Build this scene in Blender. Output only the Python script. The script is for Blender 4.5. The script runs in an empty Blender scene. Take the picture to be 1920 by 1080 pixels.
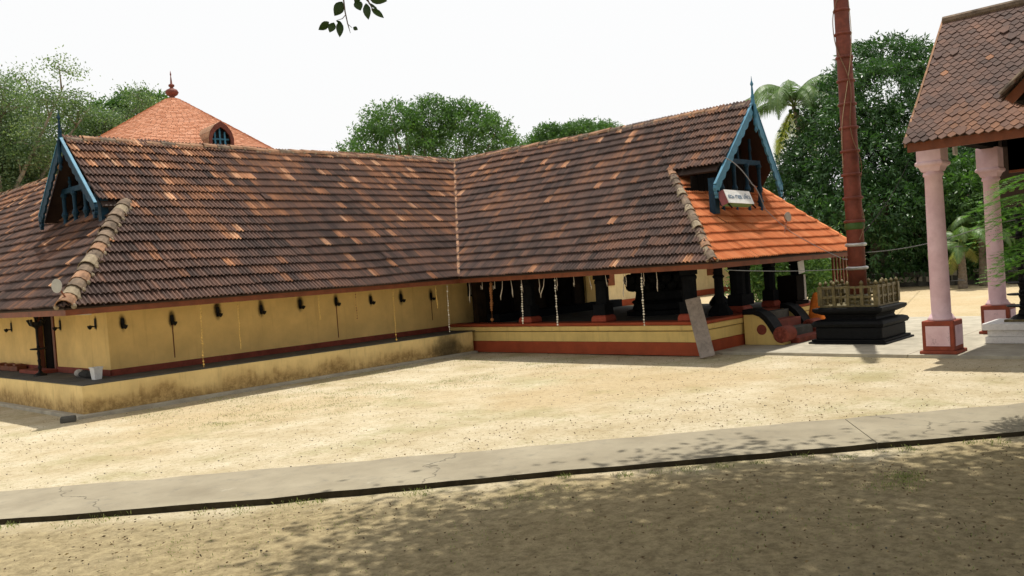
import bpy, bmesh, math, random
import numpy as np
from mathutils import Vector, Matrix
random.seed(7); rng = np.random.default_rng(7)
SC = bpy.context.scene
COL = SC.collection

# ------------------------------------------------------------ camera, sky, sun
H = 2.3
F_PX, YAW, PITCH, ROLL = 1639.474, 0.7487, -0.0222, 0.0698
cam_d = bpy.data.cameras.new('camera'); cam = bpy.data.objects.new('camera', cam_d); COL.objects.link(cam)
fw = Vector((math.cos(YAW)*math.cos(PITCH), math.sin(YAW)*math.cos(PITCH), math.sin(PITCH)))
rt = fw.cross(Vector((0, 0, 1))).normalized(); up = rt.cross(fw)
c_, s_ = math.cos(ROLL), math.sin(ROLL)
r2 = c_*rt - s_*up; u2 = s_*rt + c_*up
M = Matrix((r2, u2, -fw)).transposed().to_4x4(); M.translation = (0, 0, H)
cam.matrix_world = M
cam_d.sensor_width = 36.0; cam_d.lens = 36.0*F_PX/1920.0
cam_d.clip_start = 0.05; cam_d.clip_end = 2000
SC.camera = cam
KX, KY = 0.25, 0.11                      # horizontal reach of the sun per metre of height
sun_dir = Vector((KX, KY, 1)).normalized()
sl = bpy.data.lights.new('sun', 'SUN'); sl.energy = 5.0; sl.angle = math.radians(0.6); sl.color = (1, 0.955, 0.87)
so = bpy.data.objects.new('sun', sl); COL.objects.link(so)
so.rotation_euler = sun_dir.to_track_quat('Z', 'Y').to_euler(); so.location = (0, 0, 30)
W = bpy.data.worlds.new('World'); SC.world = W; W.use_nodes = True
nt = W.node_tree; nt.nodes.clear()
sky = nt.nodes.new('ShaderNodeTexSky'); sky.sky_type = 'NISHITA'; sky.sun_disc = False
sky.sun_elevation = math.asin(sun_dir.z); sky.sun_rotation = math.atan2(sun_dir.x, sun_dir.y)
sky.dust_density = 6; sky.air_density = 1.5
wt = nt.nodes.new('ShaderNodeVectorMath'); wt.operation = 'SCALE'; wt.inputs['Scale'].default_value = 0.06
mx = nt.nodes.new('ShaderNodeMix'); mx.data_type = 'RGBA'; mx.inputs[0].default_value = 0.9
mx.inputs[7].default_value = (1.0, 1.0, 1.0, 1)          # thin bright cloud veil over the whole sky
bg = nt.nodes.new('ShaderNodeBackground'); bg.inputs['Strength'].default_value = 1.06
ow = nt.nodes.new('ShaderNodeOutputWorld')
nt.links.new(sky.outputs[0], wt.inputs[0]); nt.links.new(wt.outputs[0], mx.inputs[6])
nt.links.new(mx.outputs[2], bg.inputs['Color']); nt.links.new(bg.outputs[0], ow.inputs[0])
SC.view_settings.view_transform = 'Standard'; SC.view_settings.look = 'None'
SC.view_settings.exposure = 0; SC.view_settings.gamma = 1; SC.view_settings.use_curve_mapping = False

# ------------------------------------------------------------ helpers
OFF = {}
def link(o, parent=None):
    COL.objects.link(o)
    if parent is not None: o.parent = parent
def thing(name, label, cat, loc=(0, 0, 0), group=None):
    o = bpy.data.objects.new(name, None); o.empty_display_size = 0.2
    COL.objects.link(o); o.location = loc; OFF[o.name] = Vector(loc)
    o['label'] = label; o['category'] = cat
    if group: o['group'] = group
    return o
def tag(o, label, cat, group=None):
    o['label'] = label; o['category'] = cat
    if group: o['group'] = group
    return o
class MB:
    """collects verts / faces (world coordinates) with a material slot and a float tint per face"""
    def __init__(s): s.v = []; s.f = []; s.m = []; s.t = []
    def add(s, V, F, m=0, t=0.5):
        n = len(s.v); s.v += [tuple(p) for p in V]; s.f += [tuple(i+n for i in f) for f in F]
        s.m += [m]*len(F); s.t += [t]*len(F)
        return s
    def box(s, x0, x1, y0, y1, z0, z1, m=0, t=0.5):
        V = [(x, y, z) for z in (z0, z1) for x, y in ((x0, y0), (x1, y0), (x1, y1), (x0, y1))]
        return s.add(V, [(0, 3, 2, 1), (4, 5, 6, 7), (0, 1, 5, 4), (1, 2, 6, 5), (2, 3, 7, 6), (3, 0, 4, 7)], m, t)
    def obox(s, c, ax, ay, az, m=0, t=0.5):
        """box from centre and three half-axis vectors"""
        c, ax, ay, az = map(Vector, (c, ax, ay, az))
        V = [c + i*ax + j*ay + k*az for k in (-1, 1) for i, j in ((-1, -1), (1, -1), (1, 1), (-1, 1))]
        return s.add(V, [(0, 3, 2, 1), (4, 5, 6, 7), (0, 1, 5, 4), (1, 2, 6, 5), (2, 3, 7, 6), (3, 0, 4, 7)], m, t)
    def tube(s, pts, rad, n=8, m=0, t=0.5, cap=True):
        pts = [Vector(p) for p in pts]
        if not hasattr(rad, '__len__'): rad = [rad]*len(pts)
        V = []; ref = Vector((0.31, 0.77, 0.55))
        for i, p in enumerate(pts):
            d = (pts[min(i+1, len(pts)-1)] - pts[max(i-1, 0)]).normalized()
            a = d.cross(ref)
            if a.length < 1e-3: a = d.cross(Vector((1, 0, 0)))
            a.normalize(); b = d.cross(a); ref = -a.cross(d) if False else ref
            for k in range(n):
                th = 2*math.pi*k/n; V.append(p + rad[i]*(math.cos(th)*a + math.sin(th)*b))
        F = [(i*n+k, i*n+(k+1) % n, (i+1)*n+(k+1) % n, (i+1)*n+k) for i in range(len(pts)-1) for k in range(n)]
        if cap: F += [tuple(range(n))[::-1], tuple((len(pts)-1)*n+k for k in range(n))]
        return s.add(V, F, m, t)
    def lathe(s, c, prof, n=16, m=0, t=0.5, sq=0, rot=0):
        """profile [(r,z)] about the vertical through c"""
        V = []; cx, cy, cz = c
        for r, z in prof:
            for k in range(n):
                th = rot + 2*math.pi*(k+0.5*sq)/n; V.append((cx+r*math.cos(th), cy+r*math.sin(th), cz+z))
        L = len(prof)
        F = [(i*n+k, i*n+(k+1) % n, (i+1)*n+(k+1) % n, (i+1)*n+k) for i in range(L-1) for k in range(n)]
        F += [tuple(range(n))[::-1], tuple((L-1)*n+k for k in range(n))]
        return s.add(V, F, m, t)
    def prism(s, poly, axis, a, b, m=0, t=0.5):
        """2-D polygon extruded along an axis from a to b. axis 'x': poly is (y,z); 'y': (x,z); 'z': (x,y)"""
        def P(q, w): return {'x': (w, q[0], q[1]), 'y': (q[0], w, q[1]), 'z': (q[0], q[1], w)}[axis]
        n = len(poly); V = [P(q, a) for q in poly] + [P(q, b) for q in poly]
        F = [tuple(range(n)), tuple(range(2*n-1, n-1, -1))] + [(i, (i+1) % n, n+(i+1) % n, n+i) for i in range(n)]
        return s.add(V, F, m, t)
    def sphere(s, c, r, nu=8, nv=6, m=0, t=0.5, sz=1):
        prof = [(max(1e-4, r*math.sin(math.pi*i/nv)), -r*sz*math.cos(math.pi*i/nv)) for i in range(nv+1)]
        return s.lathe(c, prof, nu, m, t)
    def build(s, name, mats, parent=None, smooth=False, loc=None, fix=True, bevel=0):
        off = Vector((0, 0, 0))
        if parent is not None: off = OFF[parent.name]
        elif loc is not None: off = Vector(loc)
        me = bpy.data.meshes.new(name)
        V = np.array([tuple(v) for v in s.v], dtype=float) - np.array(off)
        me.from_pydata(V.tolist(), [], s.f)
        if not isinstance(mats, (list, tuple)): mats = [mats]
        for mm in mats: me.materials.append(mm)
        me.polygons.foreach_set('material_index', s.m)
        if fix:
            bm = bmesh.new(); bm.from_mesh(me); bmesh.ops.recalc_face_normals(bm, faces=bm.faces); bm.to_mesh(me); bm.free()
        at = me.attributes.new('tint', 'FLOAT', 'FACE'); at.data.foreach_set('value', s.t)
        me.polygons.foreach_set('use_smooth', [smooth]*len(me.polygons))
        me.update()
        o = bpy.data.objects.new(name, me); COL.objects.link(o)
        if parent is not None: o.parent = parent
        elif loc is not None: o.location = loc
        OFF[o.name] = off
        if bevel:
            b = o.modifiers.new('bevel', 'BEVEL'); b.width = bevel; b.segments = 2; b.limit_method = 'ANGLE'
        return o
def fast_mesh(name, V, F4, tint, mat, parent=None, off=(0, 0, 0), smooth=False):
    """numpy arrays of quads"""
    me = bpy.data.meshes.new(name)
    V = np.asarray(V, dtype=np.float32).reshape(-1, 3) - np.array(off, dtype=np.float32)
    F4 = np.asarray(F4, dtype=np.int32); nf = len(F4); k = F4.shape[1]
    me.vertices.add(len(V)); me.vertices.foreach_set('co', V.ravel())
    me.loops.add(nf*k); me.loops.foreach_set('vertex_index', F4.ravel())
    me.polygons.add(nf); me.polygons.foreach_set('loop_start', np.arange(nf, dtype=np.int32)*k)
    me.polygons.foreach_set('loop_total', np.full(nf, k, dtype=np.int32))
    me.update(calc_edges=True)
    at = me.attributes.new('tint', 'FLOAT', 'FACE'); at.data.foreach_set('value', np.asarray(tint, dtype=np.float32))
    me.materials.append(mat)
    me.polygons.foreach_set('use_smooth', np.full(nf, smooth, dtype=bool))
    o = bpy.data.objects.new(name, me); COL.objects.link(o)
    if parent is not None: o.parent = parent
    OFF[o.name] = Vector(off)
    return o

# ------------------------------------------------------------ materials
def new_mat(name, rough=0.8, spec=0.3):
    m = bpy.data.materials.new(name); m.use_nodes = True; t = m.node_tree
    b = t.nodes['Principled BSDF']; b.inputs['Roughness'].default_value = rough
    b.inputs['Specular IOR Level'].default_value = spec
    return m, t, b
def N(t, kind, **kw):
    n = t.nodes.new(kind)
    for k, v in kw.items(): setattr(n, k, v)
    return n
def noise(t, scale, detail=4, rough=0.6, vec=None, dist=0):
    n = N(t, 'ShaderNodeTexNoise'); n.inputs['Scale'].default_value = scale; n.inputs['Detail'].default_value = detail
    n.inputs['Roughness'].default_value = rough; n.inputs['Distortion'].default_value = dist
    if vec is None: vec = N(t, 'ShaderNodeNewGeometry').outputs['Position']
    t.links.new(vec, n.inputs['Vector']); return n.outputs['Fac']
def ramp(t, fac, stops, interp='LINEAR'):
    r = N(t, 'ShaderNodeValToRGB'); cr = r.color_ramp; cr.interpolation = interp
    while len(cr.elements) > 1: cr.elements.remove(cr.elements[0])
    cr.elements[0].position = stops[0][0]; cr.elements[0].color = tuple(stops[0][1])+(1,)
    for p, c in stops[1:]:
        e = cr.elements.new(p); e.color = tuple(c)+(1,)
    t.links.new(fac, r.inputs[0]); return r.outputs[0]
def mixc(t, fac, a, b, mode='MIX'):
    n = N(t, 'ShaderNodeMix', data_type='RGBA', blend_type=mode)
    for sck, v in ((n.inputs[0], fac), (n.inputs[6], a), (n.inputs[7], b)):
        if hasattr(v, 'links'): t.links.new(v, sck)
        elif hasattr(v, '__len__'): sck.default_value = tuple(v)+(1,)
        else: sck.default_value = v
    return n.outputs[2]
def fmath(t, op, a, b=0.0, c=None):
    n = N(t, 'ShaderNodeMath', operation=op)
    for i, v in enumerate((a, b) if c is None else (a, b, c)):
        if hasattr(v, 'links'): t.links.new(v, n.inputs[i])
        else: n.inputs[i].default_value = v
    return n.outputs[0]
def smooth(t, v, lo, hi, a=0.0, b=1.0):
    n = N(t, 'ShaderNodeMapRange', interpolation_type='SMOOTHSTEP')
    t.links.new(v, n.inputs[0])
    for i, x in enumerate((lo, hi, a, b)): n.inputs[i+1].default_value = x
    return n.outputs[0]
def bump(t, b, h, strength=0.3, dist=0.02):
    n = N(t, 'ShaderNodeBump'); n.inputs['Strength'].default_value = strength; n.inputs['Distance'].default_value = dist
    t.links.new(h, n.inputs['Height']); t.links.new(n.outputs[0], b.inputs['Normal'])
def pos(t):
    g = N(t, 'ShaderNodeNewGeometry'); s = N(t, 'ShaderNodeSeparateXYZ'); t.links.new(g.outputs['Position'], s.inputs[0]); return g.outputs['Position'], s
def simple(name, col, var=0.25, scale=6, rough=0.75, spec=0.3, metal=0, bs=0.25, bscale=60, dirt=None):
    m, t, b = new_mat(name, rough, spec)
    n1 = noise(t, scale, 6, 0.65)
    lo = tuple(c*(1-var) for c in col); hi = tuple(min(1, c*(1+var)) for c in col)
    c = ramp(t, n1, [(0.3, lo), (0.7, hi)])
    if dirt:
        f = smooth(t, noise(t, scale*2.7, 8, 0.75), 0.52, 0.72, 0, 0.75); c = mixc(t, f, c, dirt)
    t.links.new(c, b.inputs['Base Color']); b.inputs['Metallic'].default_value = metal
    bump(t, b, noise(t, bscale, 4, 0.6), bs, 0.01)
    return m

def tile_material(name, palette, src):
    """src 'attr' = per-face tint, 'obj' = per-object colour (the tint in red)"""
    m, t, b = new_mat(name, 0.82, 0.2)
    if src == 'attr':
        a = N(t, 'ShaderNodeAttribute', attribute_name='tint'); f = a.outputs['Fac']
    else:
        a = N(t, 'ShaderNodeObjectInfo'); s = N(t, 'ShaderNodeSeparateColor'); t.links.new(a.outputs['Color'], s.inputs[0]); f = fmath(t, 'ADD', s.outputs[0], N(t, 'ShaderNodeAttribute', attribute_name='tint').outputs['Fac'])
    c = ramp(t, f, palette)
    n1 = noise(t, 9, 6, 0.7); n2 = noise(t, 45, 5, 0.7); n3 = noise(t, 2.2, 5, 0.6)
    c = mixc(t, smooth(t, n1, 0.5, 0.75, 0, 0.55), c, (0.055, 0.045, 0.036))        # lichen and soot spots
    c = mixc(t, smooth(t, n2, 0.56, 0.78, 0, 0.26), c, (0.36, 0.29, 0.21))
    c = mixc(t, 1.0, c, ramp(t, n3, [(0.3, (0.72, 0.72, 0.74)), (0.7, (1.25, 1.18, 1.12))]), 'MULTIPLY')
    t.links.new(c, b.inputs['Base Color']); bump(t, b, n2, 0.35, 0.008)
    return m
PAL_OLD = [(0.0, (0.048, 0.033, 0.029)), (0.22, (0.092, 0.058, 0.048)), (0.45, (0.135, 0.076, 0.056)), (0.62, (0.20, 0.10, 0.058)),
           (0.78, (0.27, 0.13, 0.068)), (0.9, (0.38, 0.195, 0.105)), (1.0, (0.50, 0.30, 0.18))]
PAL_NEW = [(0.0, (0.46, 0.135, 0.04)), (0.5, (0.60, 0.20, 0.07)), (1.0, (0.70, 0.29, 0.12))]
M_tile = tile_material('clay_tile', PAL_OLD, 'attr'); M_tile_o = tile_material('clay_tile_single', PAL_OLD, 'obj')
def new_tile(name, src):
    m, t, b = new_mat(name, 0.75, 0.25)
    if src == 'attr': f = N(t, 'ShaderNodeAttribute', attribute_name='tint').outputs['Fac']
    else:
        a = N(t, 'ShaderNodeObjectInfo'); s = N(t, 'ShaderNodeSeparateColor'); t.links.new(a.outputs['Color'], s.inputs[0]); f = fmath(t, 'ADD', s.outputs[0], N(t, 'ShaderNodeAttribute', attribute_name='tint').outputs['Fac'])
    c = ramp(t, f, PAL_NEW); n2 = noise(t, 30, 5, 0.7)
    c = mixc(t, smooth(t, n2, 0.54, 0.74, 0, 0.45), c, (0.22, 0.085, 0.04)); c = mixc(t, smooth(t, noise(t, 1.7, 6, 0.7), 0.45, 0.75, 0, 0.45), c, (0.50, 0.24, 0.12)); t.links.new(c, b.inputs['Base Color']); bump(t, b, n2, 0.2, 0.006); return m
M_new = new_tile('new_orange_tile', 'attr'); M_new_o = new_tile('new_orange_tile_single', 'obj')
M_deck = simple('roof_boards', (0.035, 0.02, 0.014), 0.3, 3)
M_fascia = simple('red_oxide_timber', (0.17, 0.05, 0.02), 0.3, 4, 0.6, dirt=(0.12, 0.05, 0.03))
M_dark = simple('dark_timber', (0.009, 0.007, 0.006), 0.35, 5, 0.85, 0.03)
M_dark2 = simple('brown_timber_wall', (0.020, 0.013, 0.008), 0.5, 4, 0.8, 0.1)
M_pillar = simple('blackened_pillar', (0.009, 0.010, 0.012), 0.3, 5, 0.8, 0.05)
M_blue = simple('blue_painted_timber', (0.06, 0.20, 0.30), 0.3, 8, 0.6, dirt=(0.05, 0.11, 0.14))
M_blue_shade = simple('shaded_blue_timber', (0.010, 0.036, 0.062), 0.35, 8, 0.65, 0.15, dirt=(0.012, 0.025, 0.035))  # same blue paint darkened, shade of the gables put into the colour
M_cap = simple('weathered_hip_tile', (0.14, 0.10, 0.068), 0.6, 5, 0.9, dirt=(0.09, 0.075, 0.055))
M_cap2 = simple('ridge_tile_clay', (0.27, 0.15, 0.085), 0.55, 4, 0.9, dirt=(0.08, 0.06, 0.045))
M_mortar = simple('pale_mortar', (0.24, 0.19, 0.125), 0.35, 7, 0.9, dirt=(0.13, 0.11, 0.08))
M_capnew = simple('new_ridge_tile', (0.66, 0.24, 0.09), 0.15, 5, 0.8)
M_black = simple('blackened_metal', (0.008, 0.0075, 0.007), 0.3, 10, 0.6, 0.2)
M_granite = simple('black_granite', (0.007, 0.0075, 0.008), 0.4, 14, 0.65, 0.12, dirt=(0.018, 0.019, 0.02))
M_brass = simple('aged_brass', (0.125, 0.10, 0.04), 0.55, 12, 0.5, 0.5, 0.35, dirt=(0.05, 0.045, 0.022))
M_pole = simple('copper_red_sheathing', (0.165, 0.046, 0.030), 0.35, 5, 0.65, 0.25, dirt=(0.09, 0.045, 0.028))
M_rope = simple('jute_rope', (0.42, 0.33, 0.2), 0.3, 30, 0.9)
M_rope2 = simple('brown_rope', (0.20, 0.12, 0.07), 0.3, 30, 0.9)
M_white = simple('white_enamel', (0.72, 0.71, 0.68), 0.1, 10, 0.5, dirt=(0.45, 0.43, 0.38))
M_silver = simple('dull_aluminium', (0.5, 0.5, 0.48), 0.2, 10, 0.4, 0.5, 0.5)
M_concrete = simple('pale_concrete', (0.36, 0.325, 0.25), 0.25, 2.2, 0.9, dirt=(0.27, 0.25, 0.21), bscale=90)
M_plank = simple('weathered_grey_plank', (0.27, 0.225, 0.19), 0.3, 6, 0.85, dirt=(0.16, 0.12, 0.10))
M_wire = simple('grey_cable', (0.20, 0.20, 0.2), 0.1, 10, 0.6)
M_orange = simple('saffron_cloth', (0.80, 0.21, 0.03), 0.2, 9, 0.9)
M_cloth_w = simple('off_white_cloth', (0.45, 0.42, 0.38), 0.3, 9, 0.95)
M_cloth_d = simple('dark_sacking', (0.035, 0.033, 0.03), 0.4, 9, 0.95)
M_signblue = simple('sign_blue_paint', (0.09, 0.17, 0.27), 0.2, 30, 0.6)
M_signpink = simple('sign_pink_paint', (0.22, 0.08, 0.09), 0.2, 10, 0.7)
M_signgreen = simple('sign_green_paint', (0.16, 0.34, 0.16), 0.2, 10, 0.7)
M_glass = simple('lamp_glass', (0.40, 0.38, 0.32), 0.1, 10, 0.12, 0.5)
M_bark = simple('tree_bark', (0.16, 0.125, 0.09), 0.35, 6, 0.95, bs=0.6, bscale=18, dirt=(0.07, 0.055, 0.04))
M_barkp = simple('pale_bark', (0.30, 0.26, 0.21), 0.3, 6, 0.95, bs=0.5, bscale=18, dirt=(0.14, 0.115, 0.09))
M_greyl = simple('ledge_cement', (0.09, 0.085, 0.07), 0.35, 3, 0.9, dirt=(0.07, 0.065, 0.055))
M_red = simple('red_oxide_paint', (0.32, 0.062, 0.022), 0.2, 3, 0.75, dirt=(0.26, 0.06, 0.03))
M_redd = simple('maroon_skirting', (0.22, 0.05, 0.03), 0.3, 4, 0.8, dirt=(0.09, 0.03, 0.02))
M_cushion = simple('pillar_base_red', (0.30, 0.055, 0.028), 0.25, 6, 0.7, dirt=(0.2, 0.05, 0.03))
M_flower = simple('dry_flower_beads', (0.62, 0.40, 0.11), 0.4, 40, 0.9)
M_flowerw = simple('white_flower_beads', (0.75, 0.7, 0.58), 0.25, 40, 0.9)
M_flowerd = simple('withered_flower_beads', (0.22, 0.09, 0.03), 0.4, 40, 0.9)
M_strand = simple('dry_palm_strand', (0.42, 0.36, 0.28), 0.3, 30, 0.9)
M_pinkred = simple('column_base_red', (0.24, 0.052, 0.026), 0.25, 7, 0.75, dirt=(0.16, 0.045, 0.03))

def yellow_wall(name, col, stain=(0.16, 0.10, 0.03), moss=False, z0=0, z1=0.6, top=2.1):
    m, t, b = new_mat(name, 0.88, 0.2); P, s = pos(t)
    c = ramp(t, noise(t, 1.3, 6, 0.65), [(0.3, tuple(k*0.84 for k in col)), (0.7, tuple(min(1, k*1.1) for k in col))])
    mp = N(t, 'ShaderNodeMapping'); mp.inputs['Scale'].default_value = (7, 7, 0.55); t.links.new(P, mp.inputs[0])
    streak = noise(t, 1.0, 5, 0.65, mp.outputs[0])
    c = mixc(t, smooth(t, streak, 0.52, 0.75, 0, 0.35), c, stain)
    if moss:
        edge = fmath(t, 'ADD', s.outputs['Z'], fmath(t, 'MULTIPLY', fmath(t, 'SUBTRACT', noise(t, 1.1, 5, 0.6), 0.5), 0.75))
        edge = fmath(t, 'ADD', edge, fmath(t, 'MULTIPLY', fmath(t, 'SUBTRACT', streak, 0.5), 0.5))
        f = smooth(t, edge, 0.40, 0.12, 0, 1)
        sp = smooth(t, noise(t, 9, 7, 0.78), 0.38, 0.58, 0.25, 1)
        c = mixc(t, fmath(t, 'MULTIPLY', f, fmath(t, 'MULTIPLY', sp, 0.92)), c, (0.10, 0.09, 0.04))
        f2 = smooth(t, edge, 0.52, 0.2, 0, 0.5); c = mixc(t, f2, c, (0.42, 0.24, 0.08))
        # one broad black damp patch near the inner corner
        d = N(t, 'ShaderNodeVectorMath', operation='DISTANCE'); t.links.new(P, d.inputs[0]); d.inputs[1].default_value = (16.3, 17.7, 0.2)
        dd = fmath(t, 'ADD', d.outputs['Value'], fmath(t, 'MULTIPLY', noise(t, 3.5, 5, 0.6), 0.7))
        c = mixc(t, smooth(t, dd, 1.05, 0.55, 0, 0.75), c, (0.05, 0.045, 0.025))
    t.links.new(c, b.inputs['Base Color']); bump(t, b, noise(t, 35, 5, 0.6), 0.25, 0.01); return m
M_yel = yellow_wall('ochre_wall_paint', (0.82, 0.57, 0.22), stain=(0.55, 0.34, 0.12))
M_yelp = yellow_wall('ochre_plinth_paint', (0.78, 0.58, 0.25), moss=True)
M_yelm = yellow_wall('yellow_moulding_paint', (0.72, 0.53, 0.19), stain=(0.3, 0.2, 0.08))
M_yelf = yellow_wall('pale_yellow_paint', (0.72, 0.58, 0.33), stain=(0.45, 0.3, 0.14))
def pink_mat():
    m, t, b = new_mat('pink_lime_paint', 0.8, 0.25); P, s = pos(t)
    c = ramp(t, noise(t, 2.5, 6, 0.65), [(0.3, (0.58, 0.38, 0.41)), (0.7, (0.76, 0.555, 0.585))])
    f = smooth(t, noise(t, 7, 8, 0.78), 0.56, 0.7, 0, 0.6)
    low = smooth(t, s.outputs['Z'], 1.9, 0.7, 0.25, 1.0)
    c = mixc(t, fmath(t, 'MULTIPLY', f, low), c, (0.22, 0.14, 0.15)); t.links.new(c, b.inputs['Base Color'])
    bump(t, b, noise(t, 40, 5, 0.6), 0.2, 0.01); return m
M_pink = pink_mat()
def soot_mat():
    m, t, b = new_mat('soot_stain', 0.95, 0.1); tc = N(t, 'ShaderNodeTexCoord')
    g = N(t, 'ShaderNodeMapping'); g.inputs['Location'].default_value = (-0.5, -0.5, -0.5); t.links.new(tc.outputs['Generated'], g.inputs[0])
    s = N(t, 'ShaderNodeSeparateXYZ'); t.links.new(g.outputs[0], s.inputs[0])
    h = fmath(t, 'MAXIMUM', fmath(t, 'ABSOLUTE', s.outputs[0]), fmath(t, 'ABSOLUTE', s.outputs[1]))
    h2 = fmath(t, 'MULTIPLY', h, 2.1)
    zz = fmath(t, 'MULTIPLY', fmath(t, 'ADD', s.outputs[2], 0.02), 1.9)
    r = fmath(t, 'SQRT', fmath(t, 'ADD', fmath(t, 'MULTIPLY', h2, h2), fmath(t, 'MULTIPLY', zz, zz)))
    r = fmath(t, 'ADD', r, fmath(t, 'MULTIPLY', fmath(t, 'SUBTRACT', noise(t, 9, 4, 0.6), 0.5), 0.5))
    b.inputs['Base Color'].default_value = (0.03, 0.018, 0.01, 1)
    t.links.new(smooth(t, r, 0.95, 0.1, 0, 0.95), b.inputs['Alpha']); return m
M_soot = soot_mat()
def leaf_mat(name, pal, trans=0.35, rough=0.5):
    m, t, b = new_mat(name, rough, 0.4); a = N(t, 'ShaderNodeAttribute', attribute_name='tint')
    c = ramp(t, a.outputs['Fac'], pal); t.links.new(c, b.inputs['Base Color'])
    tr = N(t, 'ShaderNodeBsdfTranslucent'); c2 = mixc(t, 1.0, c, (1.5, 1.7, 0.7), 'MULTIPLY'); t.links.new(c2, tr.inputs[0])
    mxs = N(t, 'ShaderNodeMixShader'); mxs.inputs[0].default_value = trans
    t.links.new(b.outputs[0], mxs.inputs[1]); t.links.new(tr.outputs[0], mxs.inputs[2])
    t.links.new(mxs.outputs[0], t.nodes['Material Output'].inputs['Surface']); return m
M_mango = leaf_mat('mango_leaf', [(0, (0.022, 0.06, 0.02)), (0.6, (0.05, 0.12, 0.032)), (0.9, (0.10, 0.20, 0.05)), (1, (0.2, 0.27, 0.08))], 0.22, 0.42)
M_leafm = leaf_mat('mid_green_leaf', [(0, (0.03, 0.075, 0.02)), (0.6, (0.075, 0.16, 0.035)), (1, (0.17, 0.28, 0.07))], 0.3)
M_rain = leaf_mat('grey_green_leaf', [(0, (0.05, 0.09, 0.04)), (0.5, (0.11, 0.175, 0.08)), (1, (0.25, 0.32, 0.17))], 0.3)
M_frond = leaf_mat('palm_leaflet', [(0, (0.06, 0.12, 0.035)), (0.6, (0.14, 0.23, 0.07)), (1, (0.42, 0.40, 0.16))], 0.3)
M_fern = leaf_mat('bright_feather_leaf', [(0, (0.05, 0.14, 0.015)), (1, (0.13, 0.30, 0.03))], 0.4)
M_twigleaf = leaf_mat('overhead_leaf', [(0, (0.02, 0.045, 0.012)), (1, (0.045, 0.085, 0.02))], 0.12)
M_grass = leaf_mat('grass_blade', [(0, (0.10, 0.13, 0.035)), (1, (0.3, 0.32, 0.13))], 0.25)
M_litter = leaf_mat('fallen_leaf', [(0, (0.05, 0.035, 0.02)), (0.6, (0.14, 0.09, 0.045)), (1, (0.4, 0.3, 0.15))], 0.05, 0.9)

def sand_mat():
    m, t, b = new_mat('sandy_courtyard', 0.95, 0.1); P, s = pos(t)
    n_big = noise(t, 0.16, 4, 0.55); n_mid = noise(t, 0.9, 6, 0.65); n_f = noise(t, 7, 8, 0.75); n_g = noise(t, 55, 4, 0.7)
    c = ramp(t, n_mid, [(0.3, (0.43, 0.35, 0.21)), (0.5, (0.55, 0.47, 0.32)), (0.7, (0.64, 0.57, 0.42))])
    c = mixc(t, smooth(t, n_big, 0.46, 0.62, 0, 0.6), c, (0.47, 0.35, 0.19))
    c = mixc(t, smooth(t, n_f, 0.50, 0.68, 0, 0.5), c, (0.29, 0.225, 0.12))
    c = mixc(t, smooth(t, noise(t, 24, 5, 0.8), 0.60, 0.70, 0, 0.65), c, (0.16, 0.12, 0.065))
    # greenish algae film in front of the long plinth and near the path
    g = noise(t, 0.55, 5, 0.6); g2 = noise(t, 11, 6, 0.7)
    ga = smooth(t, fmath(t, 'ADD', g, fmath(t, 'MULTIPLY', g2, 0.35)), 0.68, 0.86, 0, 0.4)
    c = mixc(t, ga, c, (0.24, 0.24, 0.08))
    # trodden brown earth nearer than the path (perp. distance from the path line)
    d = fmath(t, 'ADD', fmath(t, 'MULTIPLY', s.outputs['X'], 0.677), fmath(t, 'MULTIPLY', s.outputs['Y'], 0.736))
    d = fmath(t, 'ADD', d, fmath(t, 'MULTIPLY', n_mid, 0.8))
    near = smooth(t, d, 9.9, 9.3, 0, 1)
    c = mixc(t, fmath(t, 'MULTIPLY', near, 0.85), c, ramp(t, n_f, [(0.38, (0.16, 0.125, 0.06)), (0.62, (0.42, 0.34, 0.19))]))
    far = smooth(t, fmath(t, 'ADD', s.outputs['X'], fmath(t, 'MULTIPLY', n_big, 4)), 20.5, 26, 0, 0.6)
    c = mixc(t, far, c, (0.50, 0.38, 0.22))
    c = mixc(t, smooth(t, n_g, 0.35, 0.6, 0.35, 0), c, (0.30, 0.23, 0.13))
    c = mixc(t, smooth(t, noise(t, 12, 7, 0.8), 0.53, 0.63, 0, 0.55), c, (0.25, 0.195, 0.105))
    c = mixc(t, smooth(t, noise(t, 19, 4, 0.7), 0.60, 0.68, 0, 0.6), c, (0.14, 0.115, 0.055))
    t.links.new(c, b.inputs['Base Color'])
    hh = fmath(t, 'ADD', fmath(t, 'ADD', fmath(t, 'MULTIPLY', n_f, 0.7), fmath(t, 'MULTIPLY', noise(t, 2.8, 3, 0.6), 0.8)), fmath(t, 'MULTIPLY', n_g, 0.3)); bump(t, b, hh, 0.85, 0.07); return m
M_sand = sand_mat()
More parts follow.
